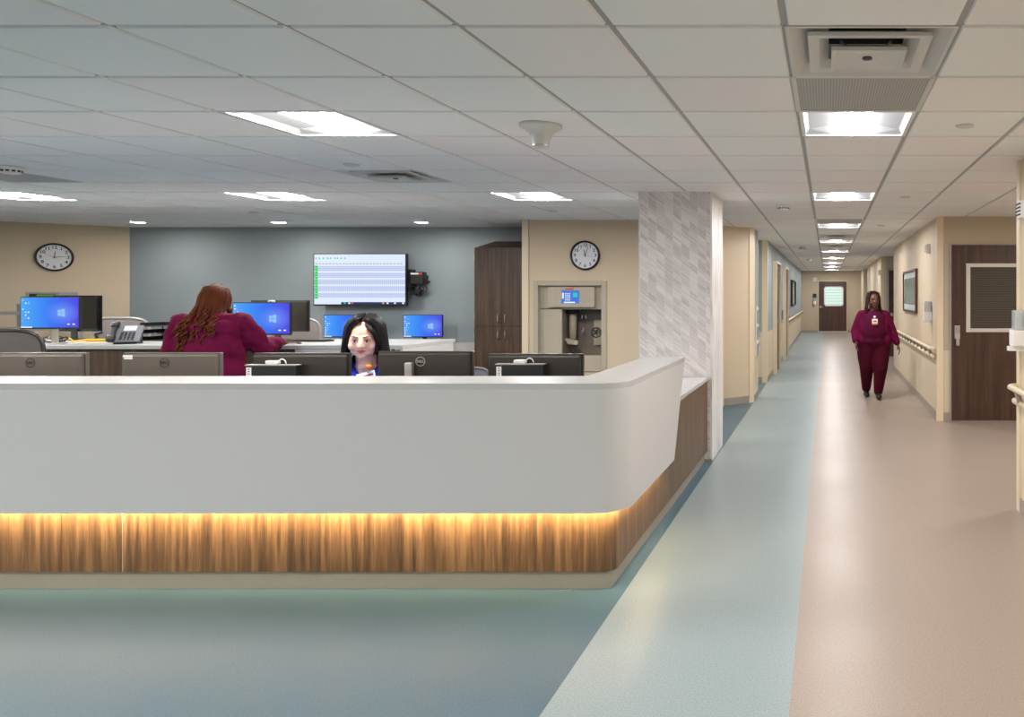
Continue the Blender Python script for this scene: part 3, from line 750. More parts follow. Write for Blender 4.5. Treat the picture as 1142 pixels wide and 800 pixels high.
md = monitor('black monitor partly hidden behind the lit one beside the standing person', px(313, 7.5), 7.5, ZI, 1.452, .568, .31, rz=PI, back=M['mon_back'], group=G2, screen=0, stand='b')
t = thing('webcam', 'small pale webcam on the monitor beside the standing person', 'webcam', (px(303, 7.05), 7.05, 1.437)); b = MB(); b.box(-.028, .028, -.015, .012, .0, .018, M['device'], .006); b.build('case', parent=t); b = MB(); b.lathe([(.006, 0), (.006, .002)], 12, M['black'], Matrix.Translation((0, -.015, .009)) @ FACE); b.build('lens', parent=t)
# wall desk
wd = thing('wall_desk', 'low pale desk along the blue wall under the wall screen', 'desk', (-6.5, 10.2, 0)); WO = Vector((-6.5, 10.2, 0))
mb = MB(); mb.box(-8.6, -4.62, 9.85, 10.47, .705, .74, M['white_top'], .003); o = mb.build('desktop', parent=wd); o.location = -WO
mb = MB(); mb.box(-8.6, -4.62, 10.455, 10.478, .74, .845, M['white_top'], .002); o = mb.build('backsplash', parent=wd); o.location = -WO
for x in (-8.58, -6.6, -4.65):
    mb = MB(); mb.box(x, x + .03, 9.88, 10.44, 0, .705, M['white']); o = mb.build('side_panel', parent=wd); o.location = -WO
monitor('lit blue monitor on the wall desk beside the dark wooden cabinet', px(472, 10.1), 10.1, .74, 1.241, .525, .305, stand='b', group='monitors on the wall desk')
monitor('lit blue monitor on the wall desk partly hidden by the seated person', px(383.5, 10.1), 10.1, .74, 1.241, .525, .305, stand='b', group='monitors on the wall desk')

# ---- TV
TVX, TVZ = px(402.5, 10.3), (pz(283, 10.3) + pz(341, 10.3)) / 2
t = thing('wall_screen', 'large wall-mounted screen showing a white spreadsheet with a green column', 'television', (TVX, 10.3, TVZ))
b = MB(); b.box(-.63, .63, -.025, .03, -.355, .355, M['black'], .005); b.box(-.2, .2, .03, .175, -.15, .15, M['black']); b.build('casing', parent=t)
b = MB(); b.box(-.616, .616, -.0275, -.0245, -.335, .343, M['sheet']); b.build('display', parent=t)
b = MB()
Y0 = -.0285
b.quad([(-.616, Y0, .2), (.616, Y0, .2), (.616, Y0, .343), (-.616, Y0, .343)], M['sheet_bar'])
b.quad([(-.616, Y0, -.335), (-.25, Y0, -.335), (-.25, Y0, -.265), (-.616, Y0, -.265)], M['sheet_bar']); b.quad([(-.25, Y0, -.335), (.616, Y0, -.335), (.616, Y0, -.305), (-.25, Y0, -.305)], M['icon_b']); b.quad([(-.25, Y0, -.305), (.616, Y0, -.305), (.616, Y0, -.265), (-.25, Y0, -.265)], M['sheet_bar'])
b.build('toolbar', parent=t)
b = MB(); Y0 = -.0295
for q in range(12):
    z = .19 - q * .038; b.quad([(-.606, Y0, z - .033), (-.565, Y0, z - .033), (-.565, Y0, z), (-.606, Y0, z)], M['icon_g'])
for x in (-.59, -.545, -.49, -.435, -.395, -.335, -.3, -.25, -.2): b.quad([(x - .01, Y0, .28), (x + .01, Y0, .28), (x + .01, Y0, .298), (x - .01, Y0, .298)], M['icon_t'])
for x, m in ((-.6, 'icon_w'), (-.2, 'icon_t'), (-.14, 'icon_w'), (-.1, 'icon_r'), (.32, 'icon_y'), (.38, 'icon_w'), (.48, 'icon_w'), (.59, 'icon_w')): b.quad([(x - .014, Y0, -.33), (x + .014, Y0, -.33), (x + .014, Y0, -.31), (x - .014, Y0, -.31)], M[m])
R = random.Random(5)
for q in range(26):
    x = -.6 + q * .046; b.quad([(x, Y0, .212), (x + .03, Y0, .212), (x + .03, Y0, .218), (x, Y0, .218)], M['icon_b'])
b.build('sheet_marks', parent=t)
Y = 10.35
t = thing('mounting_bracket', 'black articulated bracket with boxed computer and coiled cables right of wall screen', 'bracket', (px(464, Y), Y, pz(312, Y)))
b = MB(); b.box(-.12, -.06, -.02, .1, -.14, .14, M['black'], .004); b.box(-.115, -.1, -.03, -.02, -.1, .1, M['grey_metal'], .002); b.box(-.12, .1, .1, .13, -.06, .06, M['black'], .004); b.build('arm', parent=t)
b = MB(); b.box(-.055, .12, -.05, .05, -.065, .105, M['black'], .012); b.box(.12, .14, -.03, .03, -.04, .03, M['black'], .004); b.tube([(.13, 0, -.03), (.19, 0, -.03)], .012, 8, M['black']); b.build('computer_box', parent=t)
b = MB(); b.box(-.045, .06, -.0515, -.0495, .07, .09, M['paper']); b.box(.06, .105, -.0515, -.0495, .07, .09, M['red']); b.build('label_strip', parent=t)
b = MB(); R = random.Random(2)
for q in range(7):
    cx, cz, r = R.uniform(-.03, .09), R.uniform(-.2, -.12), R.uniform(.03, .06)
    b.tube([(cx + r * math.cos(a) * 1.2, -.03 + q * .008, cz + r * math.sin(a)) for a in [2 * PI * j / 16 for j in range(17)]], .006, 5, M['black'])
b.box(.0, .06, -.03, .03, -.2, -.1, M['black'], .01); b.tube([(-.1, 0, -.15), (-.03, -.02, -.2), (.04, 0, -.17)], .01, 6, M['black']); b.build('cables', parent=t)
# ---- tall cabinet
cx0, cx1, cy0 = -4.59, -3.87, 9.85
t = thing('storage_cabinet', 'tall dark walnut cabinet with sloped top between blue wall and beige wall', 'cabinet', ((cx0 + cx1) / 2, (cy0 + 10.48) / 2, 0))
hw = (cx1 - cx0) / 2; hd = (10.475 - cy0) / 2
b = MB()
T = Matrix(((0, 0, 1, 0), (1, 0, 0, 0), (0, 1, 0, 0), (0, 0, 0, 1)))  # (x,y,z)->(z,x,y): prism poly in YZ
b.prism([(-hd + .02, .05), (hd, .05), (hd, 2.246), (-hd + .02, 2.12)], -hw, hw, M['walnut'], T); b.box(-hw + .02, hw - .02, -hd + .06, hd, 0, .05, M['black']); b.build('carcass', parent=t)
zs_ = pz(364, 9.85)
for s in (-1, 1):
    for (z0, z1, hz) in ((zs_ + .003, 2.115, (pz(360, 9.85), pz(351, 9.85))), (.06, zs_ - .003, (pz(378.5, 9.85), pz(369, 9.85)))):
        b = MB(); xa, xb = (-hw, -.0015) if s < 0 else (.0015, hw); b.box(xa, xb, -hd, -hd + .02, z0, z1, M['walnut'], .001); dr = b.build('cabinet_door', parent=t)
        b = MB(); x = s * .047; b.tube([(x, -hd, hz[0]), (x, -hd - .03, hz[0] + .005), (x, -hd - .03, hz[1] - .005), (x, -hd, hz[1])], .006, 8, M['silver']); b.build('door_handle', parent=dr)
        if s < 0:
            for z in (z0 + .12, z1 - .12): b = MB(); b.box(-hw - .008, -hw, -hd + .002, -hd + .02, z - .03, z + .03, M['silver']); b.build('hinge', parent=dr)
# ---- tube station
t = thing('tube_station', 'taupe steel pneumatic tube station with small blue screen set into beige wall', 'tube station', ((NX0 + NX1) / 2, 9.47, NZ0)); SO = Vector(t.location)
def S(b, name, par=t): o = b.build(name, parent=par); o.location = -SO; return o
Yk = 9.47
b = MB(); f = .05
b.box(NX0 - .04, NX0 + .02, Yk - .02, Yk + .15, NZ0, NZ1 + .04, M['niche'], .004); b.box(NX1 - .02, NX1 + .04, Yk - .02, Yk + .15, NZ0, NZ1 + .04, M['niche'], .004); b.box(NX0 + .02, NX1 - .02, Yk - .02, Yk + .15, NZ1 - .02, NZ1 + .04, M['niche'], .004); b.box(NX0 + .02, NX1 - .02, Yk - .02, Yk + .15, NZ0, NZ0 + .03, M['niche'], .004); S(b, 'surround')
ZM = pz(344, Yk); XO = px(625, Yk)
b = MB(); b.box(NX0 + .02, NX1 - .02, Yk + .06, Yk + .09, ZM, NZ1 - .02, M['niche']); b.box(NX0 + .02, XO, Yk + .05, Yk + .09, NZ0 + .03, ZM, M['niche'], .003); b.box(NX0 + .02, NX1 - .02, Yk + .05, Yk + .1, ZM - .012, ZM, M['niche'])
b.box(XO, NX1 - .02, Yk + .05, Yk + .09, NZ0 + .03, pz(397, Yk), M['niche']); S(b, 'fascia')
b = MB(); b.box(XO - .02, NX1 + .0, Yk + .42, Yk + .44, NZ0, ZM + .1, M['niche_dark']); b.box(XO - .02, XO, Yk + .09, Yk + .42, NZ0, ZM, M['niche_dark']); b.box(NX1 - .02, NX1, Yk + .15, Yk + .42, NZ0, ZM, M['niche_dark']); b.box(XO, NX1 - .02, Yk + .09, Yk + .42, ZM, ZM + .02, M['niche_dark']); b.box(XO, NX1 - .02, Yk + .09, Yk + .42, pz(397, Yk) - .05, pz(397, Yk) - .03, M['niche_dark'])
b.box(XO + .3, XO + .44, Yk + .38, Yk + .42, 1.05, 1.18, M['niche'], .004); b.box(XO + .3, XO + .44, Yk + .38, Yk + .42, .85, .98, M['niche'], .004); S(b, 'chamber')
b = MB(); xa, xb = px(611, Yk), px(663, Yk); b.box(xa, xb, Yk - .005, Yk + .06, pz(343, Yk), pz(320, Yk), M['niche'], .012)
for x in (px(618.5, Yk), px(653.5, Yk)): b.box(x - .025, x + .025, Yk - .008, Yk - .004, pz(336, Yk), pz(326, Yk), M['niche'], .002)
cp = S(b, 'control_panel')
b = MB(); xs0, xs1, zs0, zs1 = px(626.5, Yk), px(646, Yk), pz(338.5, Yk), pz(324, Yk); b.box(xs0, xs1, Yk - .009, Yk - .005, zs0, zs1, glow('control screen blue', (60, 120, 230), .9, .02))
for r in range(4):
    for c in range(3): x = xs0 + .045 + c * .024; z = zs1 - .035 - r * .026; b.box(x, x + .014, Yk - .0105, Yk - .009, z - .014, z, M['icon_w'])
b.box(xs1 - .075, xs1 - .02, Yk - .0105, Yk - .009, zs1 - .085, zs1 - .03, M['icon_t']); b.box(xs0 + .03, xs1 - .05, Yk - .0105, Yk - .009, zs0 + .005, zs0 + .02, M['icon_w']); b.box(xs0 + .008, xs0 + .028, Yk - .0105, Yk - .009, zs0 + .06, zs1 - .03, M['icon_w']); S(b, 'touch_screen')
b = MB(); b.box(px(631, Yk), px(640, Yk), Yk - .008, Yk - .004, pz(323.2, Yk), pz(321.5, Yk), M['red']); S(b, 'brand_strip')
b = MB(); xc = px(639, Yk + .25)
b.lathe([(.09, 0), (.09, .05), (.075, .05)], 20, M['black'], Matrix.Translation((xc, Yk + .25, ZM - .07))); b.lathe([(.1, 0), (.1, .02)], 20, M['grey_metal'], Matrix.Translation((xc, Yk + .25, ZM - .02)))
b.lathe([(.045, 0), (.045, .33)], 16, M['niche'], Matrix.Translation((xc, Yk + .25, ZM - .4))); b.prism([(-.09, .02), (.09, -.02), (.08, -.07), (-.04, -.06)], -.02, .02, M['niche'], Matrix.Translation((xc, Yk + .2, ZM - .4)) @ FACE)
for x, z in ((.1, -.14), (.15, -.14), (.1, -.33), (.12, -.3)): b.box(xc + x, xc + x + .012, Yk + .28, Yk + .3, ZM + z, ZM + z + .05, M['mirror'], .003)
S(b, 'tube_nozzle')
b = MB(); T = Matrix.Translation((px(665, Yk + .12), Yk + .12, pz(371, Yk + .12))) @ FACE; n = 24
b.tube([tuple(T @ Vector((.06 * math.cos(2 * PI * q / n), .06 * math.sin(2 * PI * q / n), 0))) for q in range(n + 1)], .008, 6, M['black'])
for q in range(5): a = 2 * PI * q / 5; b.tube([tuple(T @ Vector((0, 0, 0))), tuple(T @ Vector((.058 * math.cos(a), .058 * math.sin(a), 0)))], .005, 5, M['black'])
S(b, 'carrier_wheel')
# ---- clocks
def clock(label, loc, rz, hh, mm, ss):
    t = thing('wall_clock', label, 'clock', loc, rz, None); r = .185
    b = MB(); b.lathe([(r, 0), (r, .035), (r - .008, .043), (r - .02, .04), (r - .024, .02)], 48, M['black_gloss'], FACE, cap=False); b.build('rim', parent=t)
    b = MB(); b.lathe([(r - .005, .0), (r - .005, .018)], 48, M['clock_face'], FACE); b.build('dial', parent=t)
    b = MB()
    for q in range(1, 13):
        a = PI / 2 - 2 * PI * q / 12; text_mb(b, str(q), .058, Matrix.Translation((.128 * math.cos(a), -.0195, .128 * math.sin(a))) @ FACE, M['black'], .0005)
    b.build('numerals', parent=t)
    def hand(name, turn, L, w_, y, m, tail):
        b = MB(); a = -2 * PI * turn; b.prism([(-w_, -tail), (w_, -tail), (w_ * .6, L), (-w_ * .6, L)], 0, .002, m, Matrix.Translation((0, y, 0)) @ FACE @ Matrix.Rotation(a, 4, 'Z')); b.build(name, parent=t)
    hand('hour_hand', hh, .075, .005, -.022, M['black'], .015); hand('minute_hand', mm, .115, .0035, -.025, M['black'], .015); hand('second_hand', ss, .1, .0015, -.028, M['red'], .03)
clock('round black-rimmed clock on the angled beige wall at far left', (-10.18, 9.98, 2.0), math.radians(43.7), .015, .235, .82)
clock('round black-rimmed clock on the beige wall above the tube station', (px(652.5, 9.45), 9.47, pz(285, 9.45)), 0, .92 + .045, .055, .28)

# ---- back counter items
def phone(loc, rz):
    t = thing('desk_phone', 'dark grey desk phone with lit display on the back counter', 'telephone', loc, rz)
    tilt = Matrix.Translation((0, 0, .02)) @ Matrix.Rotation(math.radians(48), 4, 'X')
    b = MB(); b.box(-.115, .115, 0, .19, -.01, .015, M['grey_fabric'], .006, tilt); b.build('body', parent=t)
    b = MB(); b.prism([(0.02, 0), (.17, 0), (.13, .13), (.1, .13)], -.08, .09, M['black'], Matrix(((0, 0, 1, 0), (1, 0, 0, 0), (0, 1, 0, 0), (0, 0, 0, 1)))); b.build('foot', parent=t)
    b = MB(); b.box(-.11, -.06, -.005, .2, .02, .045, M['black'], .012, tilt); b.box(-.115, -.055, .15, .21, .01, .05, M['black'], .012, tilt); b.box(-.115, -.055, -.01, .05, .01, .05, M['black'], .012, tilt); b.build('handset', parent=t)
    b = MB(); b.box(-.02, .07, .125, .18, .015, .018, M['icon_w'], 0, tilt); b.build('display', parent=t)
    b = MB()
    for r in range(5):
        for c in range(4): b.box(-.03 + c * .028, -.012 + c * .028, .012 + r * .02, .024 + r * .02, .015, .02, M['black'], .0, tilt)
    b.build('keypad', parent=t)
phone((px(143, 7.05), 7.0, ZI), math.radians(25))
t = thing('barcode_scanner', 'yellow and black handheld scanner with cable lying beside the left counter monitor', 'scanner', (px(111, 7.4), 7.4, ZI), .3)
b = MB(); b.box(-.1, .1, -.025, .025, .0, .028, M['yellow'], .01); b.build('body', parent=t)
b = MB(); b.box(.06, .15, -.035, .035, .0, .06, M['black'], .012); b.tube([(-.02, 0, .03), (-.03, .0, .07), (.02, 0, .09)], .014, 8, M['black']); b.build('grip', parent=t)
b = MB(); b.tube([(-.1, 0, .02), (-.18, -.04, .006), (-.24, .02, .03), (-.3, -.02, .006)], .008, 6, M['yellow']); b.build('cable', parent=t)
t = thing('cable_tangle', 'tangle of black cables on the counter below the left lit monitor', 'cables', (px(50, 7.2), 7.2, ZI))
b = MB(); R = random.Random(9)
for q in range(9):
    cx, cy, r = R.uniform(-.2, .25), R.uniform(-.05, .1), R.uniform(.03, .06); b.tube([(cx + r * math.cos(a), cy + r * .5 * math.sin(a), .012 + .022 * (1 + math.sin(a * 1 + q))) for a in [2 * PI * j / 14 for j in range(12)]], .006, 5, M['black'])
b.build('loops', M['black'], t); b = MB(); b.box(-.32, -.2, -.05, .05, .0, .02, M['black'], .006); b.build('mouse_pad', parent=t)
t = thing('letter_tray', 'stacked black letter trays on the counter beside the standing person', 'letter tray', (px(192, 7.65), 7.6, ZI)); 
for z in (0, .07, .14):
    b = MB(); b.box(-.17, .17, -.12, .15, z + .001, z + .006, M['black']); b.box(-.17, -.165, -.12, .15, z + .001, z + .04, M['black']); b.box(.165, .17, -.12, .15, z + .001, z + .04, M['black']); b.box(-.17, .17, .145, .15, z + .001, z + .04, M['black']); b.build('tray', parent=t)
b = MB()
for x in (-.167, .167):
    for y in (-.1, .13): b.box(x - .004, x + .004, y - .004, y + .004, 0, .16, M['black'])
b.build('riser', parent=t)
t = thing('keyboard', 'thin dark keyboard on the counter right of the standing person', 'keyboard', (px(345, 7.4), 7.4, ZI))
b = MB(); b.box(-.2, .2, -.07, .07, 0, .016, M['black'], .004); b.build('case', parent=t)
b = MB()
for r in range(4):
    for c in range(14): b.box(-.19 + c * .027, -.168 + c * .027, -.055 + r * .028, -.033 + r * .028, .016, .02, M['mon_back'])
b.build('keys', parent=t)
# ---- cart by the angled wall
t = thing('metal_cart', 'grey metal frame cart with a small green-lit unit behind the left monitor', 'cart', (px(55, 8.9), 8.9, 0)); Y = 8.9
z1, z2, z3 = pz(339, Y), pz(349, Y), pz(366, Y); xa, xb = px(4, Y) - px(55, Y), px(106, Y) - px(55, Y)
b = MB()
for x in (xa, xb):
    for y in (-.18, .18): b.box(x - .02, x + .02, y - .02, y + .02, .06, z1 if x == xa else z3, M['grey_metal'], .003)
b.build('post', parent=t)
b = MB(); b.box(xa, xb * .35, -.2, -.16, z2 - .02, z2 + .02, M['grey_metal'], .003); b.box(xa, xb * .35, .16, .2, z2 - .02, z2 + .02, M['grey_metal'], .003)
b.box(xa, xb, -.2, .2, z3 - .02, z3 + .01, M['grey_metal'], .003); b.box(xa, xb, -.2, .2, .3, .33, M['grey_metal'], .003); b.box(xa, xb, .17, .19, z3, z3 + .1, M['grey_metal']); b.build('shelf', parent=t)
b = MB(); u0, u1 = px(38, Y) - px(55, Y), px(76, Y) - px(55, Y); zz0, zz1 = z3 + .01, pz(326, Y); b.box(u0, u1, -.1, .12, zz0, zz1, M['grey_metal'], .006); b.box(u0 + .05, u1 - .05, -.104, -.1, zz1 - .06, zz1 - .02, M['black']); b.box(u0 + .14, u1 - .05, -.106, -.104, zz1 - .045, zz1 - .025, M['green']); b.build('control_unit', parent=t)
for x in (xa, xb):
    for y in (-.18, .18): b = MB(); b.lathe([(.03, -.012), (.03, .012)], 16, M['black'], Matrix.Translation((x, y, .03)) @ FACE); b.build('caster', parent=t)

# ================================================================== CHAIRS
def chair(label, x, y, ztop, w_, rz, mesh, frame, back_h=.5, group='office chairs'):
    """back of the chair is at local +Y; origin on the floor"""
    t = thing('office_chair', label, 'chair', (x, y, 0), rz, group)
    zb = ztop - back_h; yb = .24; n = 14
    def edge(u):  # rounded outline param 0..1 going round the back
        a = 2 * PI * u; c, s = math.cos(a), math.sin(a); e = .45
        X = w_ / 2 * math.copysign(abs(c) ** e, c); Z = back_h / 2 * math.copysign(abs(s) ** e, s)
        X *= 1 - .12 * (1 - (Z / back_h + .5)); return X, Z
    cz = (ztop + zb) / 2; pts = []; N = 40
    for q in range(N + 1): X, Z = edge(q / N); pts.append((X, yb - .9 * X * X * .5 + .05 * Z, cz + Z))
    b = MB(); b.tube(pts, .014, 8, frame, caps=False); b.build('back_frame', parent=t)
    b = MB()
    for q in range(N): b.quad([(0, yb + 0.0, cz), pts[q], pts[q + 1]]) if False else None
    rows = 8
    for r in range(rows):
        k0, k1 = 1 - r / rows, 1 - (r + 1) / rows
        for q in range(N):
            def P(k, i):
                X = pts[i][0] * k; Z = (pts[i][2] - cz) * k; return (X, yb - .45 * X * X + .05 * Z, cz + Z)
            v = [P(k0, q), P(k0, q + 1), P(k1, q + 1), P(k1, q)] if k1 > 0 else [P(k0, q), P(k0, q + 1), (0, yb, cz)]
            b.quad(v, mesh)
    o = b.build('backrest', parent=t); so = o.modifiers.new('t', 'SOLIDIFY'); so.thickness = .006
    zs = ztop - back_h - .1
    zs = min(zs, .62)
    b = MB(); b.box(-.25, .25, -.25, .22, zs - .06, zs, mesh, .025); b.build('seat', parent=t)
    b = MB(); b.tube([(0, .1, zs - .07), (0, .27, zs - .05), (0, .29, zb + .05), (0, yb + .01, cz - .05)], .02, 8, frame); b.build('back_support', parent=t)
    for s in (-1, 1):
        b = MB(); b.tube([(s * .22, 0, zs - .05), (s * .3, 0, zs), (s * .3, 0, zs + .18)], .014, 8, frame); b.box(s * .3 - .04, s * .3 + .04, -.12, .12, zs + .18, zs + .21, M['black'], .01); b.build('armrest', parent=t)
    b = MB(); b.lathe([(.028, .08), (.028, zs - .06)], 14, M['black']); b.build('gas_column', parent=t)
    b = MB()
    for q in range(5): a = 2 * PI * q / 5; b.tube([(0, 0, .1), (.3 * math.cos(a), .3 * math.sin(a), .07)], [.028, .018], 8, M['black'])
    b.build('star_base', parent=t)
    for q in range(5): a = 2 * PI * q / 5; b = MB(); b.lathe([(.03, -.02), (.03, .02)], 14, M['black'], Matrix.Translation((.3 * math.cos(a), .3 * math.sin(a), .03)) @ FACE); b.build('caster', parent=t)
    return t
chair('grey mesh-back chair behind the counter beside the desk phone', px(156, 8.3), 8.3, pz(354, 8.3), .62, PI, M['grey_mesh'], M['grey_metal'], .55)
chair('grey mesh-back chair behind the counter beside the black monitor', px(345, 8.3), 8.3, pz(354.5, 8.3), .56, PI, M['grey_mesh'], M['grey_metal'], .55)
chair('dark mesh-back chair at the far left between desk and counter', px(3, 5.6), 5.75, pz(368, 5.6), .6, PI + .15, M['dark_mesh'], M['mon_back'], .55)
chair('low black chair behind the desk corner, only its curved top showing', -1.62 - .45, 5.35, pz(409.5, 5.2), .5, PI + .5, M['black'], M['black'], .5)
chair('slate fabric chair between the last two desk monitors', px(531, 8.3), 8.3, pz(408, 8.3), .5, PI, M['grey_fabric'], M['grey_fabric'], .34)
chair('office chair under the seated person', -2.86 - .04, 5.0, 1.0, .5, math.radians(18), M['dark_mesh'], M['black'], .5)

# ================================================================== CORRIDOR FITTINGS
def handrail(label, p0, p1, z, n_out, end0=True, end1=True):
    """p0,p1 on the wall line; n_out outward unit vector"""
    p0 = Vector((p0[0], p0[1], z)); p1 = Vector((p1[0], p1[1], z)); n = Vector((n_out[0], n_out[1], 0)); d = (p1 - p0).normalized()
    t = thing('handrail', label, 'handrail', tuple((p0 + p1) / 2)); c = (p0 + p1) / 2; p0 -= c; p1 -= c
    pts = []
    if end0: pts += [p0 + n * .004, p0 + n * .055 + d * .01]
    pts += [p0 + n * .075 + d * .04, p1 + n * .075 - d * .04]
    if end1: pts += [p1 + n * .055 - d * .01, p1 + n * .004]
    b = MB(); b.tube([tuple(p) for p in pts], .021, 12, M['guard'])
    b.tube([tuple(p + Vector((0, 0, -.095)) - n * .03) for p in (p0 + n * .075 + d * .04, p1 + n * .075 - d * .04)], .022, 10, M['guard']); b.build('rail', parent=t)
    L = (p1 - p0).length; k = max(2, int(L / .4))
    for q in range(k):
        b = MB(); p = p0 + d * (L * (q + .5) / k); a = p + n * .002; e = p + n * .07
        b.tube([tuple(a + Vector((0, 0, -.11))), tuple(a + n * .045 + Vector((0, 0, -.095))), tuple(e + Vector((0, 0, -.015)))], .02, 8, M['niche_dark']); b.build('bracket', parent=t)
    return t
handrail('cream handrail on right wall below the framed picture', (1.32, 9.1), (1.32, 15.0), .86, (-1, 0))
handrail('cream handrail on the nearest right wall, ending at the corner', (1.34, 5.28), (1.34, -.5), .87, (-1, 0))
handrail('cream handrail far down the left corridor wall', (-1.03, 18.9), (-1.03, 29.7), .87, (1, 0))
handrail('cream handrail far down the right corridor wall', (1.32, 18.6), (1.32, 24.9), .87, (-1, 0))
# sanitiser dispensers, wall horns
def side(name, label, cat, x, y, z, facing, group):
    """local: mounted on plane y=0, projecting to -Y; rotate so it projects along facing"""
    rz = {'-x': -PI / 2, '+x': PI / 2, '-y': 0}[facing]; return thing(name, label, cat, (x, y, z), rz, group)
def sanitizer(label, x, y, z, facing):
    t = side('hand_sanitizer_dispenser', label, 'dispenser', x, y, z, facing, 'hand sanitizer dispensers')
    b = MB(); b.box(-.055, .055, -.1, 0, 0, .11, M['device'], .01); b.prism([(-.03, -.12), (.03, -.12), (.035, -.02), (-.035, -.02)], -.03, .0, M['device']); b.build('body', parent=t)
    b = MB(); b.box(-.05, .05, -.085, -.002, .11, .245, M['clear'], .012); b.build('refill_bottle', parent=t)
    b = MB(); b.box(-.04, .04, -.03, -.003, .13, .22, M['teal'], .005); b.build('backplate', parent=t)
sanitizer('white hand sanitizer dispenser on right wall between picture and corner', 1.32, 9.6, 1.18, '-x')
sanitizer('large white hand sanitizer dispenser on the nearest right wall edge', 1.34, 5.12, 1.16, '-x')
sanitizer('hand sanitizer dispenser behind the walking person at the passage corner', 1.32, 18.7, 1.14, '-x')
sanitizer('small sanitizer dispenser on end wall left of the far door', px(908.6, 29.9), 29.9, 1.14, '-y')
def horn(label, x, y, z):
    t = side('wall_speaker', label, 'wall device', x, y, z, '-x', 'louvred wall devices')
    b = MB(); b.box(-.06, .06, -.055, 0, -.06, .06, M['device'], .012); b.build('case', parent=t)
    b = MB()
    for q in range(4): b.box(-.055, .055, -.06, -.05, -.04 + q * .024, -.03 + q * .024, M['vent_dark'])
    b.build('louvres', parent=t)
horn('white louvred box high on right wall above the middle sanitizer', 1.32, 9.75, 2.10)
horn('white louvred box high on the nearest right wall edge', 1.34, 5.1, 2.08)
horn('white box high on the far right wall above the walking person', 1.32, 18.8, 2.05)
def box_on(name, label, cat, x, y, z, w_, h, dp, m, facing, mi=None):
    t = side(name, label, cat, x, y, z, facing, None); b = MB(); b.box(-w_ / 2, w_ / 2, -dp, 0, -h / 2, h / 2, m, .004); b.build('case', parent=t)
    if mi: b = MB(); b.box(-w_ * .3, w_ * .3, -dp - .003, -dp, -h * .3, h * .3, mi); b.build('face_plate', parent=t)
box_on('thermostat', 'small white device on end wall above the keypad', 'wall device', px(908.8, 29.9), 29.9, pz(311.8, 29.9), .14, .14, .03, M['device'], '-y', M['vent_white'])
box_on('card_reader', 'small black card reader on end wall left of the far door', 'card reader', px(908.6, 29.9), 29.9, pz(329.8, 29.9), .14, .15, .03, M['black'], '-y', M['mon_back'])
box_on('room_plaque', 'blue room plaque between the two left corridor doors', 'plaque', -1.03, 16.0, 1.35, .16, .2, .015, M['blue'], '+x', M['device'])
box_on('door_switch', 'dark push plate between the two left corridor doors', 'switch', -1.03, 16.3, 1.02, .12, .2, .03, M['grey_fabric'], '+x', M['silver'])
box_on('push_plate', 'dark push plate just before the second left corridor door', 'switch', -1.03, 17.1, 1.05, .1, .2, .03, M['grey_fabric'], '+x', M['silver'])
# chart racks near chamfer corner
t = side('chart_rack', 'narrow white chart holder with leaflets at the left corridor corner', 'leaflet holder', -1.03, 10.95, .62, '+x', None)
b = MB(); b.box(-.1, .1, -.02, 0, 0, .72, M['device'], .003); b.build('backboard', parent=t)
for z in (.02, .26, .5): b = MB(); b.box(-.09, .09, -.05, -.02, z, z + .16, M['clear'], .003); b.build('pocket', parent=t); b = MB(); b.box(-.08, .08, -.04, -.024, z + .01, z + .19, M['paper']); b.box(-.08, .08, -.042, -.04, z + .12, z + .18, M['grey_fabric']); b.build('leaflets', parent=t)
# pictures
def picture(label, x, y0, y1, z0, z1, facing, fm, art, dp=.04, mount=True):
    t = side('framed_picture', label, 'picture', x, (y0 + y1) / 2, (z0 + z1) / 2, facing, None); w_, h = abs(y1 - y0), z1 - z0; f = .035
    b = MB(); b.box(-w_ / 2, -w_ / 2 + f, -dp, 0, -h / 2, h / 2, fm, .004); b.box(w_ / 2 - f, w_ / 2, -dp, 0, -h / 2, h / 2, fm, .004); b.box(-w_ / 2 + f, w_ / 2 - f, -dp, 0, -h / 2, -h / 2 + f, fm, .004); b.box(-w_ / 2 + f, w_ / 2 - f, -dp, 0, h / 2 - f, h / 2, fm, .004); b.build('frame', parent=t)
    b = MB(); b.box(-w_ / 2 + f, w_ / 2 - f, -.018, -.002, -h / 2 + f, h / 2 - f, M['mat_board'] if mount else art); b.build('mount_board', parent=t)
    if mount: b = MB(); b.box(-w_ / 2 + f + .09, w_ / 2 - f - .09, -.021, -.018, -h / 2 + f + .09, h / 2 - f - .09, art); b.build('print', parent=t)
picture('mahogany-framed teal abstract print on the right corridor wall', 1.32, 1.30 * 845 / (1022 - 922.7), 1.30 * 845 / (1008 - 922.7), 1.23, 1.89, '-x', M['frame_brown'], M['art1'])
picture('dark-framed amber and teal picture on the left corridor wall', -1.03, 21.2, 23.6, 1.18, 1.92, '+x', M['black'], M['art2'], .06, False)

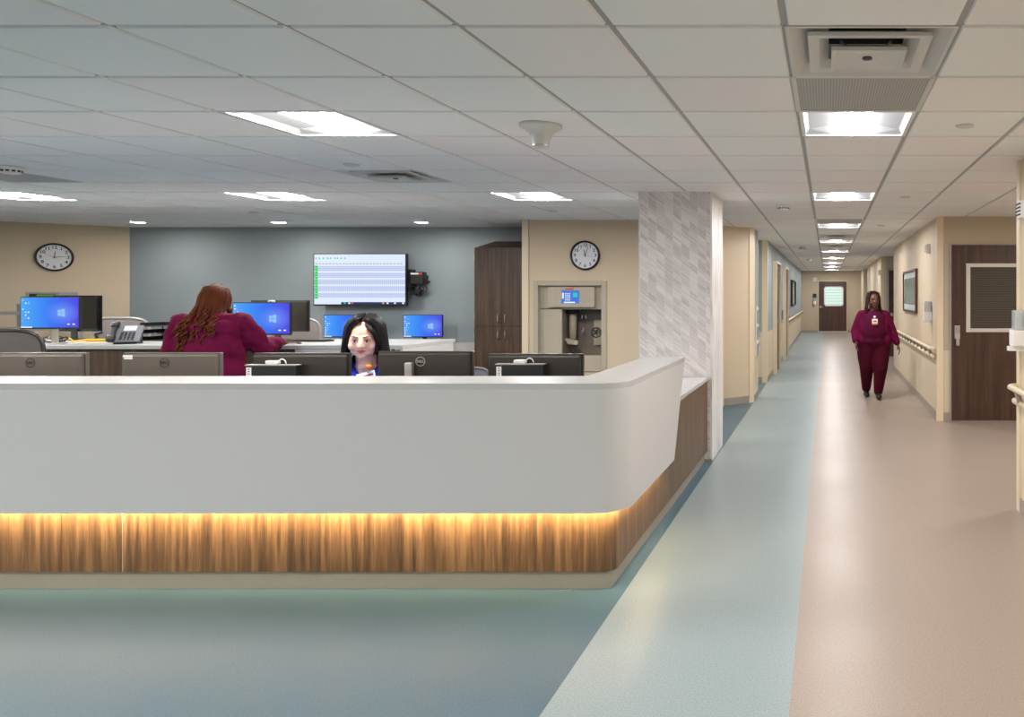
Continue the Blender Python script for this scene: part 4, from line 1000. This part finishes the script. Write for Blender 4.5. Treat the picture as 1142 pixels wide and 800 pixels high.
# ================================================================== PEOPLE
def remesh(o, voxel, smooth_it=6, fac=.5):
    r = o.modifiers.new('r', 'REMESH'); r.mode = 'VOXEL'; r.voxel_size = voxel; r.use_smooth_shade = True
    s = o.modifiers.new('s', 'SMOOTH'); s.iterations = smooth_it; s.factor = fac
    bpy.context.view_layer.update(); dg = bpy.context.evaluated_depsgraph_get()
    me = bpy.data.meshes.new_from_object(o.evaluated_get(dg)); old = o.data; mats = [m for m in old.materials]
    o.modifiers.clear(); o.data = me; me.name = o.name
    me.materials.clear()
    for m in mats: me.materials.append(m)
    for p in me.polygons: p.use_smooth = True; p.material_index = 0
    bpy.data.meshes.remove(old); return o
V = Vector
def lerp(a, b, t): return V(a) * (1 - t) + V(b) * t
def hand(b, wrist, dirv, palm_n, s=1.0, curl=.35, thumb_side=1, m=None):
    """palm, four unequal bent fingers and a thumb leaving the side of the palm"""
    d = V(dirv).normalized(); n = V(palm_n); n = (n - d * n.dot(d)).normalized(); sd = d.cross(n).normalized() * thumb_side
    w_ = V(wrist)
    for k in (-1, -.35, .35, 1): b.cap(w_ + sd * k * .014 * s, w_ + d * .085 * s + sd * k * .028 * s, .014 * s, .0105 * s, m)
    for k, L in ((1, .072), (.35, .08), (-.35, .075), (-1, .06)):
        p = w_ + d * .088 * s + sd * k * .028 * s; dd = d.copy(); r = .0088 * s
        for seg in (.45, .32, .23):
            dd = (dd + n * curl * .9).normalized(); q = p + dd * L * seg * s; b.cap(p, q, r, r * .93, m); p = q; r *= .93
    p = w_ + d * .025 * s + sd * .028 * s; q = p + (d * .6 + sd * .75 + n * .25).normalized() * .042 * s; b.cap(p, q, .012 * s, .0095 * s, m)
    b.cap(q, q + (d * .9 + sd * .3 + n * .35).normalized() * .032 * s, .0095 * s, .008 * s, m)
def head_mb(b, H, R, s, m, jaw=1.0):
    """H centre of skull; R rotation (face to local -Y)"""
    def e(c, r): b.ell(H + R @ (V(c) * s), tuple(x * s for x in r), m, R, 3)
    e((0, .012, .03), (.078, .096, .088)); e((0, -.02, -.01), (.066 * jaw, .075, .085)); e((0, -.035, -.062), (.047 * jaw, .05, .042)); e((0, -.068, -.092), (.022, .02, .018))
    for sx in (-1, 1):
        e((sx * .034 * jaw, -.01, -.066), (.03, .055, .03))
        e((sx * .036 * jaw, -.055, -.03), (.03, .03, .032)); e((sx * .078, .01, -.012), (.01, .018, .03)); e((sx * .03, -.085, .026), (.024, .012, .008))
    b.cap(H + R @ (V((0, -.09, .01)) * s), H + R @ (V((0, -.106, -.022)) * s), .009 * s, .013 * s, m)
    for sx in (-1, 1): e((sx * .012, -.097, -.026), (.009, .01, .008))
    e((0, -.084, -.052), (.024, .014, .016))
def face_parts(root, H, R, s, lips, brow, parent_tag=''):
    def P(c): return H + R @ (V(c) * s)
    for sx in (-1, 1):
        b = MB(); b.ell(P((sx * .031, -.0855, .006)), (.0145 * s, .007 * s, .0062 * s), M['eye_white'], R, 2); eye = b.build('eye', parent=root)
        b = MB(); b.ell(P((sx * .031, -.0915, .0045)), (.0058 * s, .003 * s, .0056 * s), M['iris'], R, 2); b.build('iris', parent=eye)
        b = MB(); b.tube([tuple(P((sx * .014, -.0885, .009))), tuple(P((sx * .031, -.094, .0135))), tuple(P((sx * .048, -.086, .008)))], .0018 * s, 6, M['iris']); b.build('eyelash', parent=eye)
        b = MB(); b.tube([tuple(P((sx * .012, -.096, .028))), tuple(P((sx * .032, -.0965, .035))), tuple(P((sx * .054, -.08, .029)))], [.0026 * s, .003 * s, .0012 * s], 6, brow); b.build('eyebrow', parent=root)
    b = MB(); b.tube([tuple(P((-.024, -.088, -.052))), tuple(P((-.009, -.0985, -.0475))), tuple(P((0, -.099, -.0495))), tuple(P((.009, -.0985, -.0475))), tuple(P((.024, -.088, -.052)))], [.0015 * s, .004 * s, .004 * s, .004 * s, .0015 * s], 6, lips)
    b.tube([tuple(P((-.021, -.088, -.055))), tuple(P((0, -.0985, -.0585))), tuple(P((.021, -.088, -.055)))], [.0015 * s, .0052 * s, .0015 * s], 6, lips); b.build('lips', parent=root)
def limb(b, pts, rs, m=None):
    for i in range(len(pts) - 1): b.cap(pts[i], pts[i + 1], rs[i], rs[i + 1], m)
def mirror(p): return V((-p[0], p[1], p[2]))

# ---------- 1: seated person in blue (facing mostly the camera)
t = thing('person', 'seated person with long black hair and cobalt blue top behind the white desk', 'person', (-2.878, 4.72, 0), math.radians(19))
R = Matrix.Rotation(math.radians(0), 3, 'Z') @ Matrix.Rotation(math.radians(10), 3, 'X') @ Matrix.Rotation(math.radians(2), 3, 'Y')
H = V((0, -.02, 1.235)); s = 1.05
b = MB(); head_mb(b, H, R, s, M['skin_light'], 1.2)
b.cap(H + V((0, .02, -.06)), (0, .05, 1.06), .056, .062); b.ell((0, .07, .98), (.19, .1, .1)); b.cap((0, .0, 1.055), (0, -.04, .99), .05, .014); b.ell((0, .08, .82), (.17, .12, .18)); b.ell((0, .08, .62), (.2, .16, .12))
for sx in (-1, 1):
    sh, el, wr = V((sx * .19, .07, 1.0)), V((sx * .24, .03, .76)), V((sx * .11, -.13, .80)); limb(b, [sh, el, wr], [.055, .042, .028]); hand(b, wr, (-sx * .1, -1, -.02), (0, 0, -1), 1, .2, sx * 1)
    hp, kn, an = V((sx * .1, .05, .56)), V((sx * .14, -.36, .52)), V((sx * .13, -.3, .1)); limb(b, [hp, kn, an], [.1, .07, .045])
o = b.build('body', M['skin_light'], t); remesh(o, .0055, 5)
face_parts(t, H, R, s, M['lips'], M['hair_black'])
b = MB(); b.ell((0, .075, .962), (.235, .125, .115)); b.ell((0, .07, .82), (.2, .145, .2)); b.ell((0, .07, .64), (.215, .17, .14)); b.ell((-.08, -.01, .88), (.085, .07, .08)); b.ell((.08, -.01, .88), (.085, .07, .08))
for sx in (-1, 1):
    b.cap((sx * .085, .085, 1.045), (sx * .17, .075, 1.015), .05, .065); limb(b, [(sx * .19, .07, 1.0), (sx * .25, -.01, .78), (sx * .22, -.06, .76)], [.07, .062, .06])
    # collar edges of the V-neck
    b.cap((sx * .085, .06, 1.075), (sx * .03, -.05, .985), .016, .014)
o = b.build('top', M['cobalt'], t); remesh(o, .008, 4)
b = MB()
for sx in (-1, 1): limb(b, [(sx * .1, .05, .56), (sx * .14, -.36, .52), (sx * .13, -.3, .1)], [.125, .09, .065])
b.cap((-.1, .06, .56), (.1, .06, .56), .13, .13); o = b.build('trousers', M['cobalt'], t); remesh(o, .012, 4)
for sx in (-1, 1): b = MB(); b.ell((sx * .13, -.34, .045), (.045, .12, .045)); b.ell((sx * .13, -.29, .07), (.04, .05, .045)); b.build('shoe', M['shoe'], t)
# hair: cap plus long strands parted in the middle
b = MB(); Hc = H + R @ V((0, .022, .04))
Hc = H + R @ V((0, .034, .045))
b.ell(Hc, (.09, .096, .094), None, R, 3); b.ell(Hc + V((0, .03, -.08)), (.09, .06, .12), None, R, 3); b.ell((0, .1, 1.09), (.1, .05, .1), None, None, 3)
rr = random.Random(4)
for layer in range(2):
    for sx in (-1, 1):
        for q in range(24):
            u = q / 23; off = .004 + .012 * layer + rr.uniform(0, .004); y0 = -.062 + .15 * u; ys = math.sqrt(max(.12, 1 - ((y0 - .02) / .125) ** 2))
            ctl = []
            for th in (4, 26, 48, 70, 90):
                a_ = math.radians(th); ctl.append(H + R @ V((sx * (.004 + (.082 * ys + off) * math.sin(a_)), y0 + (.0 if u > .2 else .012 * math.sin(a_)), .036 + (.094 * (.55 + .45 * ys) + off) * math.cos(a_))))
            wide = .085 + off + .012 * math.sin(PI * u)
            ctl.append(H + R @ V((sx * wide, y0 + .006, -.05)))
            if u < .22: end = V((sx * (.10 + .035 * rr.random()), -.06 + rr.uniform(-.02, .01), .985 - .02 * rr.random())); m_ = V((sx * .098, -.05, 1.1))
            else: end = V((sx * (.075 + .07 * rr.random()), -.05 + .16 * u, 1.03 - .05 * rr.random())); m_ = V((sx * (wide + .012), y0 * .9, 1.12))
            ctl += [m_, end]; b.tube([tuple(p) for p in ctl], [.006, .010, .011, .011, .011, .010, .008, .002], 7)
# side strands over the near cheek
for dx in (0, .008): b.tube([tuple(H + R @ V((.03 + dx, -.075, .1))), tuple(H + R @ V((.068 + dx, -.085, .05))), tuple(H + R @ V((.082 + dx, -.07, -.01))), tuple(H + R @ V((.074 + dx, -.075, -.06))), tuple(H + R @ V((.062 + dx, -.08, -.085)))], [.012, .011, .008, .005, .002], 6)
o = b.build('hair', M['hair_black'], t)
for f in o.data.polygons: f.use_smooth = True
bd = thing('name_badge', 'white name badge with orange pumpkin-shaped reel on the blue top', 'badge', t.matrix_world @ V((0, 0, 0)))
bpy.context.view_layer.update()
bd.location = (-2.905, 4.72, 0); bd.rotation_euler = (0, 0, math.radians(19))
b = MB(); T = Matrix.Translation((.055, -.105, .99)) @ Matrix.Rotation(math.radians(-14), 4, 'Y') @ Matrix.Rotation(math.radians(-12), 4, 'X')
b.box(-.05, .05, -.002, .002, -.075, .045, M['paper'], .0008, T); b.box(-.035, .04, -.004, -.002, .018, .027, M['red'], 0, T); b.box(-.0, .035, -.004, -.002, -.02, .005, M['grey_fabric'], 0, T); b.build('card', parent=bd)
b = MB(); 
for q in range(6): a = 2 * PI * q / 6; b.ell((.068 + .007 * math.cos(a), -.118 + .004 * math.sin(a), 1.068), (.011, .008, .014), M['orange'], None, 2)
b.ell((.075, -.12, 1.084), (.01, .004, .004), M['green'], Matrix.Rotation(-.6, 3, 'Y'), 2); b.build('reel', parent=bd)
b = MB(); b.tube([(.066, -.11, 1.055), (.06, -.108, 1.03)], .004, 6, M['silver']); b.build('clip', parent=bd)

# ---------- 2: standing person with auburn braids, back to the camera
yaw = PI + math.radians(17)
t = thing('person', 'standing person with long auburn braids and maroon scrubs leaning on the back counter', 'person', (px(236, 6.3), 6.3, 0), yaw)
W2L = (Matrix.Translation(t.location) @ Matrix.Rotation(yaw, 4, 'Z')).inverted()
R = Matrix.Rotation(math.radians(-6), 3, 'Z') @ Matrix.Rotation(math.radians(14), 3, 'X')
H = V((.02, -.14, 1.455)); s = 1.05
wr_r = W2L @ V((px(310, 6.9), 6.95, 1.075)); el_r = W2L @ V((px(292, 6.5), 6.5, pz(388, 6.5))); sh_r = V((-.2, -.02, 1.27))
sh_l = V((.2, -.02, 1.27)); el_l = V((.29, -.03, 1.02)); wr_l = V((.24, -.25, 1.0))
b = MB(); head_mb(b, H, R, s, M['skin_dark'], 1.1); b.cap(H + V((0, .03, -.05)), (0, -.02, 1.28), .06, .07)
b.ell((0, 0, 1.2), (.2, .12, .13)); b.ell((0, .01, 1.02), (.2, .15, .2)); b.ell((0, .03, .86), (.23, .18, .16))
limb(b, [sh_r, el_r, wr_r], [.065, .05, .032]); hand(b, wr_r, tuple((W2L.to_3x3() @ V((.45, .85, -.05)))), (0, 0, -1), 1.05, .15, 1)
limb(b, [sh_l, el_l, wr_l], [.065, .05, .032]); hand(b, wr_l, (-.3, -1, .0), (0, 0, -1), 1.05, .15, -1)
for sx in (-1, 1): limb(b, [V((sx * .11, .03, .84)), V((sx * .12, .0, .46)), V((sx * .12, .03, .09))], [.13, .085, .05])
o = b.build('body', M['skin_dark'], t); remesh(o, .007, 4); face_parts(t, H, R, s, M['lips_dark'], M['hair_black'])
b = MB(); b.ell((0, .01, 1.2), (.235, .155, .13)); b.ell((0, .02, 1.03), (.25, .19, .22)); b.ell((0, .035, .85), (.275, .215, .2)); b.ell((0, .04, .76), (.28, .22, .12))
for sx in (-1, 1): b.cap((sx * .06, 0, 1.31), (sx * .2, 0, 1.26), .06, .08); b.cap((0, .02, 1.32), (sx * .1, .02, 1.29), .06, .07)
limb(b, [sh_r, lerp(sh_r, el_r, .5), el_r, lerp(el_r, wr_r, .85)], [.095, .092, .082, .05]); limb(b, [sh_l, lerp(sh_l, el_l, .5), el_l, lerp(el_l, wr_l, .8)], [.095, .092, .085, .06])
o = b.build('jacket', M['maroon'], t); remesh(o, .012, 5)
dm = o.modifiers.new('d', 'DISPLACE'); tx = bpy.data.textures.new('folds', 'CLOUDS'); tx.noise_scale = .11; dm.texture = tx; dm.strength = .05; dm.mid_level = .5
b = MB()
for sx in (-1, 1): limb(b, [V((sx * .12, .03, .8)), V((sx * .13, .0, .46)), V((sx * .13, .03, .08))], [.16, .115, .085])
b.cap((-.1, .03, .8), (.1, .03, .8), .18, .18); o = b.build('trousers', M['maroon'], t); remesh(o, .014, 4)
for sx in (-1, 1): b = MB(); b.ell((sx * .13, -.03, .045), (.05, .13, .045)); b.ell((sx * .13, .04, .065), (.045, .055, .05)); b.build('shoe', M['shoe'], t)
# braids
b = MB(); Hc = H + R @ V((0, .02, .04)); b.ell(Hc, (.092, .104, .094), None, R, 3); b.ell(H + R @ V((0, .06, -.02)), (.084, .066, .1), None, R, 3)
rr = random.Random(11)
for q in range(125):
    u = rr.random(); a = (u - .5) * 4.4     # angle around the back of the head, 0 = straight back
    rad = .1; layer = rr.random()
    top = Hc + R @ V((.03 * math.sin(a), -.06 * math.cos(a) * .3 + .0, .1))
    p1 = Hc + R @ V((.085 * math.sin(a), .09 * math.cos(a) + .01, .055)); p2 = Hc + R @ V((.108 * math.sin(a), .112 * math.cos(a) + .012, -.02)); p3 = Hc + R @ V((.108 * math.sin(a), .118 * math.cos(a) + .02, -.1))
    L = rr.uniform(.0, 1); zend = 1.25 - .24 * L * (1 if abs(a) < 1.3 else .4)
    if abs(a) > 1.6: zend = 1.33 + .05 * rr.random()
    spread = 1 + .12 * layer
    end = V((.11 * math.sin(a) * spread + .025 * (rr.random() - .5) + .055, .17 + .02 * layer + .03 * (1.3 - zend), zend))
    if abs(a) > 1.6: end = V((p3.x * 1.05, p3.y, zend))
    pts = [top, p1, p2, p3]; n = 16
    for k in range(1, n + 1):
        f = k / n; p = lerp(p3, end, f); am = .007 * min(1, f * 2) * (1 + layer); ph = q * 1.7
        p = p + V((am * math.sin(f * 22 + ph), am * .7 * math.cos(f * 22 + ph), 0)); pts.append(p)
    b.tube([tuple(p) for p in pts], [.006] + [.0075] * (len(pts) - 2) + [.004], 6)
o = b.build('hair', M['hair_auburn'], t)

# ---------- 3: walking person in the corridor
t = thing('person', 'person in maroon scrubs and open jacket walking up the corridor', 'person', (.67, 11.05, 0), math.radians(3))
R = Matrix.Rotation(math.radians(8), 3, 'Z') @ Matrix.Rotation(math.radians(4), 3, 'X'); H = V((0, -.03, 1.425)); s = 1.0
sh = {-1: V((-.17, 0, 1.215)), 1: V((.17, 0, 1.215))}; el = {-1: V((-.265, -.0, .98)), 1: V((.28, .02, .98))}; wr = {-1: V((-.27, -.13, .83)), 1: V((.35, -.03, .79))}
hp = {-1: V((-.1, 0, .78)), 1: V((.1, 0, .78))}; kn = {-1: V((-.1, -.02, .44)), 1: V((.09, -.12, .44))}; an = {-1: V((-.085, .17, .11)), 1: V((.06, -.1, .09))}
b = MB(); head_mb(b, H, R, s, M['skin_dark'], 1.12); b.cap(H + V((0, .02, -.05)), (0, .01, 1.25), .058, .068); b.ell((0, 0, 1.16), (.18, .12, .13)); b.ell((0, -.0, .98), (.19, .15, .2)); b.ell((0, 0, .83), (.2, .15, .13))
for sx in (-1, 1):
    limb(b, [sh[sx], el[sx], wr[sx]], [.062, .048, .03]); d = (wr[sx] - el[sx]).normalized(); hand(b, wr[sx], tuple(d + V((0, -.1, -.2))), (-sx, 0, 0), 1.0, .35, 1 if sx > 0 else 1)
    limb(b, [hp[sx], kn[sx], an[sx]], [.12, .08, .048])
o = b.build('body', M['skin_dark'], t); remesh(o, .007, 4); face_parts(t, H, R, s, M['lips_dark'], M['hair_black'])
b = MB(); b.ell((0, -.01, 1.16), (.19, .14, .13)); b.ell((0, -.02, 1.0), (.205, .18, .28)); b.ell((0, -.02, .96), (.215, .185, .2)); b.ell((0, -.01, .84), (.225, .185, .12)); o = b.build('top', M['plum'], t); remesh(o, .011, 22)
b = MB()
for sx in (-1, 1):
    b.ell((sx * .1, .03, 1.12), (.12, .13, .15)); b.ell((sx * .14, .02, .98), (.11, .155, .25)); b.ell((sx * .17, .02, .84), (.1, .165, .14)); b.cap((sx * .06, .03, 1.26), sh[sx] + V((0, 0, -.01)), .05, .07)
    limb(b, [sh[sx], lerp(sh[sx], el[sx], .5), el[sx], lerp(el[sx], wr[sx], .9)], [.072, .074, .068, .052])
b.ell((0, .08, 1.0), (.18, .12, .27)); o = b.build('jacket', M['maroon'], t); remesh(o, .011, 12)
b = MB()
for sx in (-1, 1): limb(b, [hp[sx], lerp(hp[sx], kn[sx], .5), kn[sx], lerp(kn[sx], an[sx], .95)], [.15, .135, .105, .068])
b.cap((-.09, 0, .8), (.09, 0, .8), .15, .15); o = b.build('trousers', M['wine'], t); remesh(o, .012, 4)
b = MB(); b.ell((.06, -.17, .045), (.045, .115, .045)); b.ell((.06, -.09, .06), (.04, .05, .05)); b.build('shoe', M['shoe'], t)
b = MB(); b.ell((-.085, .12, .05), (.045, .115, .045), None, Matrix.Rotation(.15, 3, 'X')); b.ell((-.085, .19, .08), (.04, .05, .05)); b.build('shoe', M['shoe'], t)
b = MB(); Hc = H + R @ V((0, .025, .035)); b.ell(Hc, (.088, .1, .097), None, R, 3); rr = random.Random(21)
for sx in (-1, 1):
    for q in range(18):
        u = q / 17; mid = H + R @ V((sx * .085, -.04 + .11 * u, .03)); low = H + R @ V((sx * .092, -.035 + .12 * u, -.08)); end = V((sx * (.1 + .05 * rr.random()), -.1 + .24 * u, 1.2 - .08 * rr.random()))
        b.tube([tuple(Hc + R @ V((sx * .015, -.05 + .1 * u, .094))), tuple(Hc + R @ V((sx * .065, -.06 + .12 * u, .07))), tuple(mid), tuple(low), tuple(end)], [.01, .012, .013, .013, .005], 6)
b.build('hair', M['hair_brown'], t)
bd = thing('name_badge', 'round white and orange name badge on the walking person', 'badge', (.67, 11.03, 0), math.radians(3))
b = MB(); b.box(-.04, .04, -.186, -.182, 1.08, 1.16, M['paper'], .0008); b.box(-.04, .04, -.188, -.185, 1.075, 1.097, M['orange']); b.box(-.025, .025, -.188, -.185, 1.115, 1.135, M['grey_fabric']); b.build('card', parent=bd)
b = MB(); b.ell((0, -.172, 1.19), (.02, .006, .014), M['paper'], None, 2); b.tube([(0, -.172, 1.185), (0, -.182, 1.155)], .004, 6, M['silver']); b.build('clip', parent=bd)
